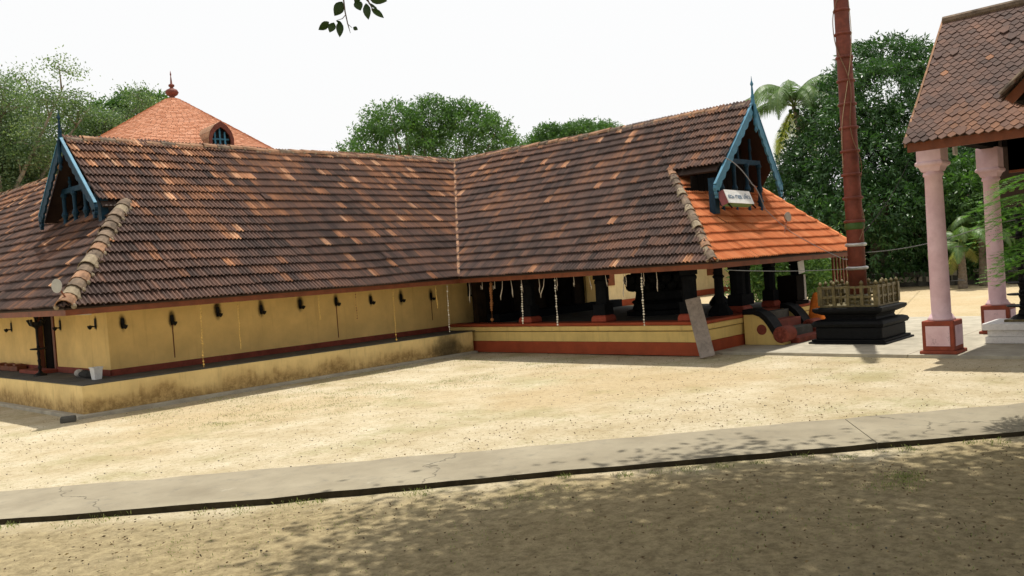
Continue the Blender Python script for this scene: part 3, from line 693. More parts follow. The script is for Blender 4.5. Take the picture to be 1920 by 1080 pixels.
# rafters seen under the eaves
m = MB()
for k in range(19):
    x = XL+1.8+k*0.45; m.obox((x, YE+0.75, ZE+SLP*0.75-0.10), (0.03, 0, 0), (0, 0.70, 0.67), (0, 0, 0.04))
for k in range(15):
    y = YR+1.8+k*0.42; m.obox((XE+0.75, y, ZE+SLP*0.75-0.10), (0.70, 0, 0.67), (0, 0.03, 0), (0, 0, 0.04))
for k in range(11):
    x = XE+1.8+k*0.4; m.obox((x, YR+0.75, ZE+SLP*0.75-0.10), (0.03, 0, 0), (0, 0.70, 0.67), (0, 0, 0.04))
r_ = m.build('rafters', M_fascia, TB); r_['kind'] = 'stuff'

# ---- gables ---------------------------------------------------------------
def gable(plane, at, apex, footA, footB, outn, mat_in, mat_board, back=0.75, posts=4, scal=10):
    """plane 'x' or 'y'; apex/foot = (horizontal, z)"""
    def P(hh, z, o=0):   # o>0 = outwards
        return Vector((at-o, hh, z)) if plane == 'x' else Vector((hh, at-o, z))
    parts = []
    for foot in (footA, footB):
        a = Vector(apex); f = Vector(foot); d = (f-a); L = d.length; d.normalize()
        n2 = Vector((-d.y, d.x))
        mid = Vector(((footA[0]+footB[0])/2, min(footA[1], footB[1])))
        if n2.dot(mid-a) < 0: n2 = -n2
        ns = scal*6; outer = []; inner = []
        for i in range(ns+1):
            s_ = L*i/ns; wv = 0.165+0.045*abs(math.sin(math.pi*scal*i/ns))
            outer.append(a+d*s_); inner.append(a+d*s_+n2*wv)
        V = []
        for o_ in (0.05, 0.0):
            V += [P(q[0], q[1], o_) for q in outer] + [P(q[0], q[1], o_) for q in inner]
        k = ns+1; F = []
        for i in range(ns):
            F += [(i, i+1, k+i+1, k+i), (2*k+i, 3*k+i, 3*k+i+1, 2*k+i+1), (k+i, k+i+1, 3*k+i+1, 3*k+i), (i, 2*k+i, 2*k+i+1, i+1)]
        F += [(0, k, 3*k, 2*k), (k-1, 3*k-1, 4*k-1, 2*k-1)]
        bb = MB().add(V, F).build('barge_board', mat_board, TB)
        # drip edge on top of the board, lighter blue painted in as its sunlit edge
        V = []
        for o_ in (0.065, 0.0):
            for q, w in ((a, 0.0), (f, 0.0)):
                V += [P((q-n2*0.022)[0], (q-n2*0.022)[1], o_), P(q[0], q[1], o_)]
        MB().add(V, [(0, 1, 3, 2), (4, 6, 7, 5), (0, 2, 6, 4), (1, 5, 7, 3), (0, 4, 5, 1), (2, 3, 7, 6)]).build('drip_edge', M_blue, bb)
        # curled foot
        fm = MB(); e = f + n2*0.1
        for (dx, dz, r) in ((0, -0.02, 0.10), (0, -0.13, 0.07), (0, -0.22, 0.04)):
            V = [P(e[0]+dx+r*math.cos(2*math.pi*q/10), e[1]+dz+r*math.sin(2*math.pi*q/10), oo) for oo in (0.06, -0.01) for q in range(10)]
            fm.add(V, [tuple(range(10)), tuple(range(19, 9, -1))] + [(q, (q+1) % 10, 10+(q+1) % 10, 10+q) for q in range(10)])
        fm.build('board_foot', mat_board, bb)
    # finial and pendant
    c = P(apex[0], apex[1], 0.03)
    MB().lathe((c.x, c.y, apex[1]-0.12), [(0.05, 0), (0.055, 0.1), (0.04, 0.2), (0.05, 0.24), (0.032, 0.3), (0.028, 0.42), (0.02, 0.5), (0.045, 0.56), (0.014, 0.64), (0.004, 0.76)], 8).build('finial', mat_board, TB)
    c = P(apex[0], apex[1], 0.07)
    MB().lathe((c.x, c.y, apex[1]-0.78), [(0.01, 0), (0.05, 0.07), (0.03, 0.14), (0.055, 0.2), (0.05, 0.3), (0.03, 0.36), (0.045, 0.42), (0.045, 0.7)], 8).build('pendant', mat_board, TB)
    # dark recessed back of planks
    zb_ = min(footA[1], footB[1]) - 0.75
    lo, hi = sorted((footA[0], footB[0]))
    m = MB(); nb = 12
    for i in range(nb):
        h0 = lo+(hi-lo)*i/nb; h1 = lo+(hi-lo)*(i+1)/nb-0.015; hm = (h0+h1)/2
        ft = footA if (hm-apex[0])*(footA[0]-apex[0]) > 0 else footB
        zt = apex[1]+(ft[1]-apex[1])*abs(hm-apex[0])/abs(ft[0]-apex[0]) - 0.12
        if zt <= zb_: continue
        b0, b1 = P(h0, zb_, -back), P(h1, zb_, -back)
        V = [b0, b1, P(h1, zt, -back), P(h0, zt, -back)]; V += [P(h0, zb_, -back-0.04), P(h1, zb_, -back-0.04), P(h1, zt, -back-0.04), P(h0, zt, -back-0.04)]
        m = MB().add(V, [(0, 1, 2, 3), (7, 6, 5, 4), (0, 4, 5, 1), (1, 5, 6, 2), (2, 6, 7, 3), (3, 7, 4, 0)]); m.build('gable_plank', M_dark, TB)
    # cross beam and turned posts
    zm = zb_+0.75+0.28*(apex[1]-zb_-0.75)
    wl = 0.62
    bl, bh = apex[0]+(lo-apex[0])*wl, apex[0]+(hi-apex[0])*wl
    V = [P(h_, z_, o_) for o_ in (-0.28, -0.40) for h_, z_ in ((bl, zm), (bh, zm), (bh, zm+0.12), (bl, zm+0.12))]
    MB().add(V, [(0, 1, 2, 3), (7, 6, 5, 4), (0, 4, 5, 1), (1, 5, 6, 2), (2, 6, 7, 3), (3, 7, 4, 0)]).build('gable_beam', mat_in, TB)
    for i in range(posts):
        hh = bl+(bh-bl)*(i+0.12)/(posts-0.76); q = P(hh, 0, -0.30)
        MB().lathe((q.x, q.y, zb_+0.02), [(0.06, 0), (0.06, 0.35), (0.09, 0.38), (0.06, 0.44), (0.045, 0.6), (0.085, 0.7), (0.045, 0.8), (0.05, zm-zb_-0.12), (0.08, zm-zb_-0.06), (0.06, zm-zb_)], 10).build('gable_post', mat_in, TB)
    for i in range(posts-1):
        hh = bl+(bh-bl)*(i+0.6)/(posts-0.76); q = P(hh, 0, -0.34)
        ft = footA if (hh-apex[0])*(footA[0]-apex[0]) > 0 else footB
        k_ = min(1.0, (apex[1]+(ft[1]-apex[1])*abs(hh-apex[0])/abs(ft[0]-apex[0])-zm-0.32)/0.55)
        if k_ < 0.2: continue
        MB().lathe((q.x, q.y, zm+0.12), [(0.045, 0), (0.03, 0.2*k_), (0.05, 0.3*k_), (0.03, 0.4*k_), (0.04, 0.55*k_)], 8).build('gable_baluster', mat_in, TB)
gable('x', GYL-0.10, (YRD, ZR+0.08), (YRD-1.66, 4.36), (YRD+1.66, 4.36), None, M_blue_shade, M_blue_shade)
gable('y', GYR-0.14, (XRD, ZR+0.08), (XE+1.86, 3.93), (21.75, 3.98), None, M_blue_shade, M_blue)
for x0, x1 in ((20.0, 20.43), (20.45, 20.86), (20.88, 21.3), (21.32, 21.74), (21.76, 22.2)):
    f0, f1 = (ZR-SLP*abs(x-XRD)-0.10 for x in (x0, x1))
    MB().prism([(x0, 3.85), (x1, 3.85), (x1, f1), (x0, f0)], 'y', GYR+0.86, GYR+0.90).build('backing_board', M_deck, TB)
# short corner posts at the gable feet
MB().box(GYL-0.0, GYL+0.16, YRD-1.62, YRD-1.45, 3.95, 4.5).build('corner_post', M_blue_shade, TB)
MB().box(XE+1.95, XE+2.15, GYR-0.1, GYR+0.06, 3.25, 4.1).build('corner_post', M_blue_shade, TB)
# ------------------------------------------------------------ pink-columned pavilion on the right
PVX0, PVY1, PVZ, PVR = 17.3, 5.68, 4.15, 20.07
PV = thing('columned_pavilion', 'tall pavilion with scale-tiled roof on round pink columns with red square bases', 'pavilion', (18.4, 5.35, 0))
PSL = (6.86-PVZ)/(PVR-PVX0); PZR = 6.86
n_ = math.hypot(1, PSL); pc, ps = 1/n_, PSL/n_
def slab(m, P_, th=0.05):
    P_ = [Vector(p) for p in P_]; n = (P_[1]-P_[0]).cross(P_[2]-P_[0]).normalized()
    if n.z < 0: n = -n
    k = len(P_); V = [p - n*0.004 for p in P_] + [p - n*th for p in P_]
    m.add(V, [tuple(range(k)), tuple(range(2*k-1, k-1, -1))] + [(i, (i+1) % k, k+(i+1) % k, k+i) for i in range(k)])
m = MB()
slab(m, [(PVX0, PVY1, PVZ), (PVR, PVY1, PZR), (PVR, -9, PZR), (PVX0, -9, PVZ)]); slab(m, [(PVR, PVY1, PZR), (2*PVR-PVX0+1.2, PVY1, PVZ-1.2*PSL), (2*PVR-PVX0+1.2, -9, PVZ-1.2*PSL), (PVR, -9, PZR)])
proof = m.build('roof', M_deck, PV)
pr = []
PW, PE = 0.155, 0.125
sprof = None
SV = np.array([(0, 0.0, 0.014), (PW, 0.0, 0.014), (PW, 0.19, 0.002), (0, 0.19, 0.002), (PW*0.5, -0.075, 0.02), (0, 0, -0.004), (PW, 0, -0.004), (PW*0.5, -0.075, 0.002)])
SV[:, 2] *= 1.35
SV = np.array([(x+0.004 if x == 0 else (x-0.004 if x == PW else x), y, z) for x, y, z in SV]); SF = [(0, 4, 1, 2), (0, 2, 3, 3)]
SF = [(0, 4, 1, 2), (5, 7, 4, 0), (7, 6, 1, 4)]
# quads only: top (two quads), two lips
SF = [(0, 1, 2, 3), (5, 7, 4, 0), (7, 6, 1, 4)]
SV = np.vstack([SV, [[PW*0.5, 0, 0.018]]]); SF = [(0, 8, 2, 3), (8, 1, 2, 2), (0, 4, 8, 8), (4, 1, 8, 8), (5, 7, 4, 0), (7, 6, 1, 4)]
SF = [tuple(dict.fromkeys(f)) for f in SF]
SFq = [(0, 4, 1, 8), (0, 8, 2, 3), (5, 7, 4, 0), (7, 6, 1, 4), (8, 1, 2, 8)]
SFq = [(0, 4, 1, 8), (3, 0, 8, 2), (5, 7, 4, 0), (7, 6, 1, 4)]
SV[8] = (PW-0.004, 0.0, 0.0192); SV[1] = (PW-0.004, -0.0005, 0.019)
old = tiles; tiles = []
def ptint(u, v, r, c):
    a = vnoise(u, v, 0.8, 3)
    if random.random() < 0.008: return 0.72
    return max(0.05, min(0.7, 0.24+0.2*(a-0.4)+0.07*random.gauss(0, 1) + (0.16 if v < 0.9 and a > 0.5 else 0)))
lay((PVX0-0.03, 0, PVZ-0.02), (0, -1, 0), (pc, 0, ps), -PVY1, 2.0, int(math.hypot(PVR-PVX0, PZR-PVZ)/PE)+1, lambda u, v: -PVY1-0.1 <= u <= 2.0, [], ptint, 'old', 0.5, PW, PE)
ME_SC = [mk_tile_me('scale_tile', SV, SFq, M_tile_o)]
emit_tiles(tiles, SV, SFq, {'old': ME_SC}, {'old': M_tile}, proof, 'scale_tile', 300)
# ridge, verge, fascia
MB().tube([(PVR, PVY1+0.02, PZR+0.0), (PVR, 3, PZR+0.02), (PVR, 1, PZR), (PVR, -9, PZR)], 0.11, 10).build('ridge_capping', M_cap, proof)
m = MB(); m.obox(((PVX0+PVR)/2, PVY1+0.03, (PVZ+PZR)/2-0.02), ((PVR-PVX0)/2, 0, (PZR-PVZ)/2), (0, 0.02, 0), (0, 0, 0.07)); m.build('verge_board', M_cap2, PV)
m = MB(); board(m, (PVX0+0.02, PVY1, PVZ-0.19), (PVX0+0.02, -9, PVZ-0.19), (1, 0, 0), 0.17, 0.04); m.build('fascia_board', M_fascia, PV)
m = MB()
for k in range(20):
    y = PVY1-0.25-k*0.4; m.obox((PVX0+1.35, y, PVZ+PSL*1.35-0.12), (1.3, 0, 1.3*PSL), (0, 0.035, 0), (0, 0, 0.05))
r_ = m.build('rafters', M_fascia, PV); r_['kind'] = 'stuff'
def column(x, y):
    hb = 0.295
    b = MB().box(x-hb, x+hb, y-hb, y+hb, 0.11, 0.70).box(x-hb-0.05, x+hb+0.05, y-hb-0.05, y+hb+0.05, 0.05, 0.12).build('column_base', M_pinkred, PV, bevel=0.02)
    k = 0.075; e = 0.012
    for s2 in (-1, 1):
        MB().box(x+s2*hb-(e if s2 < 0 else 0), x+s2*hb+(e if s2 > 0 else 0), y-hb+k, y+hb-k, 0.21, 0.60).build('base_panel', M_pink, b)
        MB().box(x-hb+k, x+hb-k, y+s2*hb-(e if s2 < 0 else 0), y+s2*hb+(e if s2 > 0 else 0), 0.21, 0.60).build('base_panel', M_pink, b)
    prof = [(0.25, 0), (0.255, 0.03), (0.225, 0.06), (0.21, 0.10), (0.180, 0.13), (0.180, 0.5), (0.175, 1.4), (0.168, 2.2), (0.160, 2.82), (0.188, 2.84), (0.188, 2.88), (0.176, 2.90), (0.176, 2.97)]
    MB().lathe((x, y, 0.70), prof, 28).build('column_shaft', M_pink, PV, smooth=True)
    q = MB(); q.lathe((x, y, 3.62), [(0.24, 0), (0.29, 0.09), (0.365, 0.13), (0.365, 0.18), (0.325, 0.2), (0.325, 0.66)], 4, sq=1)
    q.build('column_capital', M_pink, PV, bevel=0.012)
    return b
cols = [(18.35, 5.56), (22.2, 5.5), (18.4, 1.2), (22.2, 1.2), (18.4, -3.2), (22.2, -3.2)]
for c in cols: column(*c)
MB().box(18.2, 22.4, 5.35, 5.62, 4.26, 4.5).box(18.22, 18.58, -8, 5.19, 4.262, 4.5).box(22.02, 22.38, -8, 5.19, 4.262, 4.5).build('beam', M_dark, PV)
# louvred inner panel seen between the columns
m = MB()
for k in range(14): MB().box(19.5, 19.54, -1.0, 4.5, 3.5+0.05*k, 3.75+0.05*k).build('louvre', M_fascia, PV)
MB().box(18.9, 19.1, 5.3, 5.34, 3.95, 4.26).build('hook_plate', M_white, PV)
# small porch gable at the frame edge
PG = []
def gz(y): return 4.43 + (3.5-y)*0.95
m = MB(); slab(m, [(15.35, 3.5, 4.43), (17.6, 3.5, 4.43), (19.2, 2.0, gz(2.0)), (15.35, 2.0, gz(2.0))], 0.06); slab(m, [(15.35, 2.0, gz(2.0)), (19.2, 2.0, gz(2.0)), (17.6, 0.5, 4.43), (15.35, 0.5, 4.43)], 0.06)
pg = m.build('porch_roof', M_deck, PV)
tiles = []
lay((0, 3.52, 4.44), (-1, 0, 0), (0, -0.725, 0.689), -18.3, -15.3, 16, lambda u, v: -17.55 < u < -15.33, [], ptint, 'old', 0.5, PW, PE)
emit_tiles(tiles, SV, SFq, {'old': ME_SC}, {'old': M_tile}, pg, 'scale_tile', 0)
caps('verge_tile', (15.32, 3.56, 4.44), (15.32, 2.0, gz(2.0)+0.03), 0.4, 0.10, [M_cap], pg, 0.0, 0.02, False)
MB().obox((15.36, 2.75, 5.05), (0.02, 0, 0), (0, 0.74, -0.70), (0, 0.05, 0.05)).build('porch_barge', M_fascia, PV)
MB().box(15.45, 15.5, 1.0, 3.45, 4.35, 4.5).box(15.5, 17.4, 3.35, 3.45, 4.352, 4.5).box(15.5, 17.4, 1.0, 1.1, 4.352, 4.5).build('porch_frame', M_dark, PV)

# ------------------------------------------------------------ sanctum with conical roof
sx, sy = 16.35, 32.4
SA = thing('round_sanctum', 'round sanctum with conical orange tile roof behind the long wing', 'shrine', (sx, sy, 0))
MB().lathe((sx, sy, 0), [(3.5, 0), (3.5, 7.5)], 40).build('wall', M_yel, SA)
MB().lathe((sx, sy, 0), [(4.2, 7.2), (0.1, 9.72)], 64).build('roof', M_cap2, SA)
sroof = bpy.data.objects['roof.002'] if 'roof.002' in bpy.data.objects else None
sroof = [o for o in SA.children if o.name.startswith('roof')][0]
Vs = []; Fs = []; Ts = []; q0 = 0; nrow = 36; R0, Z0, R1, Z1 = 4.25, 7.25, 0.18, 9.78
dl = math.hypot(R0-R1, Z1-Z0); cr, cz = (R0-R1)/dl, (Z1-Z0)/dl
for i in range(nrow):
    f0 = i/nrow; r0 = R0+(R1-R0)*f0; z0 = Z0+(Z1-Z0)*f0; f1 = min(1, (i+1.25)/nrow); r1 = R0+(R1-R0)*f1; z1 = Z0+(Z1-Z0)*f1
    n = max(14, int(2*math.pi*r0/0.19)); ph = random.random()
    for k in range(n):
        a0 = 2*math.pi*(k+ph)/n; a1 = 2*math.pi*(k+0.94+ph)/n
        am = (a0+a1)/2
        if (math.cos(am)*(-sx)+math.sin(am)*(-sy))/math.hypot(sx, sy) < -0.35: continue
        lift = 0.03+random.uniform(0, 0.012)
        def pt(r, a, z, l): return (sx+(r+l*cz)*math.cos(a), sy+(r+l*cz)*math.sin(a), z+l*cr)
        Vs += [pt(r0, a0, z0, lift), pt(r0, a1, z0, lift), pt(r1, a1, z1, 0.006), pt(r1, a0, z1, 0.006), pt(r0, a0, z0, 0), pt(r0, a1, z0, 0)]
        Fs += [(q0, q0+1, q0+2, q0+3), (q0+4, q0+5, q0+1, q0)]; q0 += 6; tt = random.random(); Ts += [tt, tt]
def cone_mat():
    m, t, b = new_mat('faded_orange_shingle', 0.85, 0.2); a = N(t, 'ShaderNodeAttribute', attribute_name='tint')
    c = ramp(t, a.outputs['Fac'], [(0, (0.46, 0.20, 0.11)), (0.5, (0.53, 0.25, 0.145)), (1, (0.58, 0.30, 0.19))])
    c = mixc(t, smooth(t, noise(t, 1.2, 6, 0.65), 0.5, 0.75, 0, 0.5), c, (0.56, 0.30, 0.20)); t.links.new(c, b.inputs['Base Color']); return m
o = fast_mesh('shingles', Vs, Fs, Ts, cone_mat(), sroof, tuple(OFF[SA.name])); o['kind'] = 'stuff'
MB().lathe((sx, sy, 9.65), [(0.22, 0), (0.2, 0.1), (0.1, 0.16), (0.09, 0.2), (0.2, 0.27), (0.25, 0.36), (0.2, 0.46), (0.08, 0.52), (0.06, 0.56), (0.11, 0.60), (0.11, 0.66), (0.04, 0.7), (0.03, 0.85), (0.015, 1.0), (0.03, 1.05), (0.005, 1.2)], 14).build('finial', M_pole, SA, smooth=True)
DAZ = -97
# dormer on the side towards the camera
ax = math.atan2(9.55, 4.84)   # replaced below by the direction found from the photo
dray = Vector((math.cos(math.radians(DAZ)), math.sin(math.radians(DAZ)), 0))
dr = 4.0; dzc = Z0+(R0-dr)*cz/cr; dc = Vector((sx, sy, 0))+dray*dr; tan = Vector((-dray.y, dray.x, 0))
outl = [(a_*0.8, b_*0.85) for a_, b_ in [(-0.42, 0.0), (-0.43, 0.25), (-0.36, 0.48), (-0.2, 0.68), (0, 0.80), (0.2, 0.68), (0.36, 0.48), (0.43, 0.25), (0.42, 0.0)]]
def dp(u, z, o): return dc + tan*u + dray*o + Vector((0, 0, dzc+z-0.12))
V = [dp(u*1.3, z*1.25, 0.42) for u, z in outl] + [dp(u*1.3, z*1.25, -1.0) for u, z in outl]; k = len(outl)
hood = MB().add(V, [(i, i+1, k+i+1, k+i) for i in range(k-1)]).build('dormer_hood', M_cap2, SA)
V = [dp(u*1.3, z*1.25, o_) for o_ in (0.45, 0.38) for u, z in outl] + [dp(u*0.98, z*0.95, o_) for o_ in (0.45, 0.38) for u, z in outl]
F = [(i, i+1, 2*k+i+1, 2*k+i) for i in range(k-1)] + [(2*k+i, 2*k+i+1, 3*k+i+1, 3*k+i) for i in range(k-1)]
MB().add(V, F).build('dormer_frame', M_pole, SA)
V = [dp(u, z, 0.25) for u, z in outl]; MB().add(V, [tuple(range(k))]).build('dormer_back', M_black, SA)
for u in (-0.18, 0.0, 0.18): MB().tube([dp(u, 0, 0.3), dp(u, 0.5 if u else 0.62, 0.3)], 0.035, 6).build('dormer_bar', M_blue, SA)
MB().tube([dp(-0.32, 0.24, 0.3), dp(0.32, 0.24, 0.3)], 0.03, 6).build('dormer_bar', M_blue, SA)

# ------------------------------------------------------------ flagstaff and its black pedestal
px, py = 20.5, 8.0
PD = thing('stone_pedestal', 'stepped black granite pedestal ringed by a brass railing, carrying the flagstaff', 'pedestal', (px, py, 0.055))
def sqr(h, z0, z1, name='pedestal_tier', bev=0.02, mat=M_granite): return MB().box(px-h, px+h, py-h, py+h, z0, z1).build(name, mat, PD, bevel=bev)
sqr(0.90, 0.055, 0.10); sqr(0.84, 0.102, 0.15, bev=0.01); sqr(0.76, 0.152, 0.42)
def ring_prof(prof, name):
    m = MB(); m.lathe((px, py, 0), [(r*math.sqrt(2), z) for r, z in prof], 4, sq=1); return m.build(name, M_granite, PD)
ring_prof([(0.74, 0.42), (0.80, 0.44), (0.83, 0.50), (0.80, 0.56), (0.72, 0.59)], 'torus_moulding')
ring_prof([(0.60, 0.59), (0.58, 0.64), (0.60, 0.70)], 'pedestal_neck')
ring_prof([(0.62, 0.70), (0.76, 0.76), (0.80, 0.80), (0.80, 0.86), (0.72, 0.88)], 'pedestal_cornice')
rl = MB()
RH = 0.64; z0, z1 = 0.885, 1.36
rail = thing('tmp', 'x', 'x'); bpy.data.objects.remove(rail)
base = MB().box(px-RH-0.03, px+RH+0.03, py-RH-0.03, py+RH+0.03, 0.882, 0.92).build('brass_railing', M_brass, PD)
for zz in (1.11, 1.33):
    for s2 in (-1, 1):
        MB().box(px-RH, px+RH, py+s2*RH-0.025, py+s2*RH+0.025, zz-0.025, zz+0.025).build('rail_bar', M_brass, base)
        MB().box(px+s2*RH-0.025, px+s2*RH+0.025, py-RH+0.026, py+RH-0.026, zz-0.024, zz+0.024).build('rail_bar', M_brass, base)
for i in range(5):
    for side in range(4):
        t_ = -RH+2*RH*i/4
        if i == 4: continue
        cx, cy = [(t_, -RH), (RH, t_), (-t_, RH), (-RH, -t_)][side]
        w_ = 0.055 if i == 0 else 0.036
        m = MB().box(px+cx-w_, px+cx+w_, py+cy-w_, py+cy+w_, 0.92, 1.37)
        m.lathe((px+cx, py+cy, 1.37), [(0.02, 0), (0.045, 0.03), (0.05, 0.06), (0.03, 0.09), (0.01, 0.11)], 8)
        m.build('rail_post', M_brass, base)
for side in range(4):
    for i in range(4):
        t_ = -RH+2*RH*(i+0.5)/4; cx, cy = [(t_, -RH), (RH, t_), (-t_, RH), (-RH, -t_)][side]
        ux, uy = (0.10, 0.012) if side % 2 == 0 else (0.012, 0.10)
        MB().lathe((px+cx, py+cy, 0.93), [(0.02, 0), (0.035, 0.05), (0.015, 0.09), (0.03, 0.14), (0.02, 0.17), (0.015, 0.2), (0.03, 0.27), (0.015, 0.33), (0.02, 0.38)], 6).build('rail_spindle', M_brass, base)
FS = thing('flagstaff', 'tall dark red ringed temple flagstaff rising from the black pedestal', 'flagstaff', (px, py, 0.88))
MB().lathe((px, py, 0.88), [(0.32, 0), (0.30, 0.1), (0.24, 0.14), (0.26, 0.2), (0.205, 0.26)], 24).build('pole_collar', M_brass, FS, smooth=False)
MB().lathe((px, py, 0.9), [(0.195, 0.2), (0.190, 2.5), (0.172, 5.5), (0.150, 9), (0.13, 12.6), (0.02, 12.8)], 28).build('pole', M_pole, FS, smooth=True)
for k in range(21):
    z = 1.75+0.545*k; rr = 0.192-0.0052*k
    MB().lathe((px, py, z), [(rr-0.01, -0.045), (rr+0.045, -0.03), (rr+0.06, 0), (rr+0.045, 0.03), (rr-0.01, 0.045)], 24).build('pole_ring', M_pole if k > 1 else M_silver, FS, smooth=True)
MB().lathe((px, py, 2.65), [(0.2, 0), (0.225, 0.03), (0.23, 0.1), (0.215, 0.16), (0.2, 0.17)], 20).build('leaf_wrap', M_leafm, FS)
# rope wound down the pole
rp = []
for i in range(140):
    f = i/139; z = 12-f*9.6; a = 4.0+1.2*math.sin(f*9)+0.7*math.sin(f*23); r = 0.215-0.005*(z-2)/1+0.025*math.sin(f*17)**2
    rp.append((px+r*math.cos(a), py+r*math.sin(a), z))
tag(MB().tube(rp, 0.011, 5).build('hoisting_rope', M_rope2), 'pale twisted rope hanging loosely down the red flagstaff', 'rope')
rp = []
for i in range(90):
    f = i/89; z = 11.6-f*7.5; a = 3.6-1.1*math.sin(f*7+1); r = 0.21-0.005*(z-2)+0.02*math.sin(f*13)**2
    rp.append((px+r*math.cos(a), py+r*math.sin(a), z))
tag(MB().tube(rp, 0.008, 5).build('hoisting_rope', M_rope), 'thinner second rope crossing the upper part of the red flagstaff', 'rope')

# ------------------------------------------------------------ big altar stone inside the hall
cx, cy = 20.3, 13.35
AL = thing('altar_stone', 'huge black lotus-topped altar stone standing in the middle of the pillared hall', 'altar', (cx, cy, 0.79))
MB().lathe((cx, cy, 0.79), [(0.95, 0), (0.95, 0.12), (0.78, 0.16), (0.74, 0.3), (0.80, 0.36), (0.70, 0.42), (0.66, 0.62), (0.72, 0.68), (0.66, 0.72), (0.66, 0.9)], 16).build('base', M_granite, AL)
MB().lathe((cx, cy, 1.69), [(0.66, 0), (0.78, 0.15), (0.72, 0.5), (0.6, 0.62), (0.5, 1.0)], 20).build('drum', M_granite, AL)
for k in range(16):
    a = 2*math.pi*k/16
    for zz, rr, s2 in ((1.58, 0.78, 0.15), (1.76, 0.84, 0.16)):
        a2 = a+(0.2 if s2 == 0.15 else 0)
        MB().sphere((cx+rr*math.cos(a2), cy+rr*math.sin(a2), zz), s2, 8, 6).build('petal', M_granite, AL)
# ------------------------------------------------------------ leaning plank
a = Vector((17.30, 10.18, 0.0)); b = Vector((17.37, 10.55, 1.33))
a = Vector((17.15, 10.02, 0.0)); b = Vector((17.375, 10.46, 1.36))
m = MB(); d = (b-a); L = d.length; d.normalize(); wv = Vector((0.55, -0.83, 0)).normalized(); wv = (wv - d*wv.dot(d)).normalized(); nv = d.cross(wv)
a = Vector((17.18, 10.15, 0.02)); b = Vector((17.36, 10.56, 1.34)); c = (a+b)/2
m.obox(c, wv*0.17, d*(b-a).length/2, nv*0.02)
tag(m.build('plank', M_plank, bevel=0.006), 'grey weathered plank leaning against the corner of the hall plinth', 'plank')
# ------------------------------------------------------------ signboard on the orange roof
sg = thing('signboard', 'small tilted white signboard with blue lettering below the blue gable', 'sign', (19.0, 10.05, 3.5))
sc = Vector((19.02, 10.12, 3.62)); ux = Vector((1, 0.0, -0.02)).normalized(); vz = Vector((0, -0.35, 0.94)).normalized(); nn = ux.cross(vz)
vz = Vector((0, 0.35, 0.94)).normalized(); nn = Vector((0, -0.94, 0.35))
MB().obox(sc-nn*0.09, ux*0.62, vz*0.17, nn*0.09).build('board_box', M_signgreen, sg)
MB().obox(sc-nn*0.09-ux*0.626, ux*0.004, vz*0.17, nn*0.09).build('board_end', M_signpink, sg)
face = MB().obox(sc+nn*0.006, ux*0.62, vz*0.17, nn*0.004).build('board_face', M_white, sg)
tx = bpy.data.curves.new('lettering', 'FONT'); tx.body = 'ഓം നമഃ ശിവ'; tx.size = 0.21; tx.extrude = 0.002; tx.align_x = 'CENTER'; tx.align_y = 'CENTER'; tx.materials.append(M_signblue)
to = bpy.data.objects.new('lettering', tx); COL.objects.link(to)
mt = Matrix((ux, vz, nn)).transposed().to_4x4(); mt.translation = sc+nn*0.014 - Vector((19.0, 10.05, 3.5)); 
dg = bpy.context.evaluated_depsgraph_get(); me_t = bpy.data.meshes.new_from_object(to.evaluated_get(dg)); bpy.data.objects.remove(to)
me_t.name = 'lettering'
if not me_t.materials: me_t.materials.append(M_signblue)
to = bpy.data.objects.new('lettering', me_t); COL.objects.link(to); to.parent = face; to.matrix_local = mt
ws = max((v.co.x for v in me_t.vertices), default=0.5)-min((v.co.x for v in me_t.vertices), default=-0.5)
to.scale = (1.08/max(ws, 0.1),)*3 if ws > 1.08 else (1.08/ws, 1.15, 1)
MB().tube([(18.45, 10.0, 3.35), (18.45, 10.25, 3.62)], 0.02, 6).tube([(19.6, 10.0, 3.35), (19.6, 10.25, 3.62)], 0.02, 6).build('bracket', M_dark, sg)
def wire(pts, r, label, sag=0.0, mat=None, cat='cable'):
    P_ = []
    for a, b in zip(pts[:-1], pts[1:]):
        a, b = Vector(a), Vector(b)
        for i in range(14):
            f = i/14; P_.append(a.lerp(b, f)+Vector((0, 0, -4*sag*f*(1-f))))
    P_.append(Vector(pts[-1]))
    return tag(MB().tube(P_, r, 5).build(cat, mat or M_wire), label, cat)
wire([(18.6, 10.2, 4.55), (19.3, 9.9, 3.9), (19.75, 9.85, 3.32)], 0.012, 'grey wire drooping from the blue gable past the signboard', -0.1)
wire([(19.75, 9.85, 3.32), (20.8, 9.7, 2.72), (22.2, 9.0, 1.95), (px, py-0.2, 2.0)], 0.009, 'brown wire running down the orange tiles to the flagstaff', 0.03)
wire([(px+0.1, py-0.18, 2.1), (22.2, 5.6, 2.55), (24, 2, 3.4)], 0.010, 'thin cable sagging from the flagstaff towards the pink columns', 0.12)
wire([(17.0, 9.5, 1.95), (px, py-0.2, 1.75)], 0.008, 'pale cord strung below the orange eave to the flagstaff', 0.05)
wire([(px+0.1, py-0.1, 2.5), (48, 15.5, 7.0)], 0.012, 'dark stay cable rising behind the flagstaff', 0.35, M_dark)
wire([(18.18, 5.3, 2.12), (18.4, 5.12, 2.12), (18.62, 5.3, 2.13)], 0.007, 'cord tied round the nearer pink column at mid height', 0.0, None, 'cord')
wire([(18.17, 5.3, 1.47), (18.4, 5.11, 1.46), (18.64, 5.3, 1.48)], 0.007, 'lower cord tied round the nearer pink column', 0.0, None, 'cord')
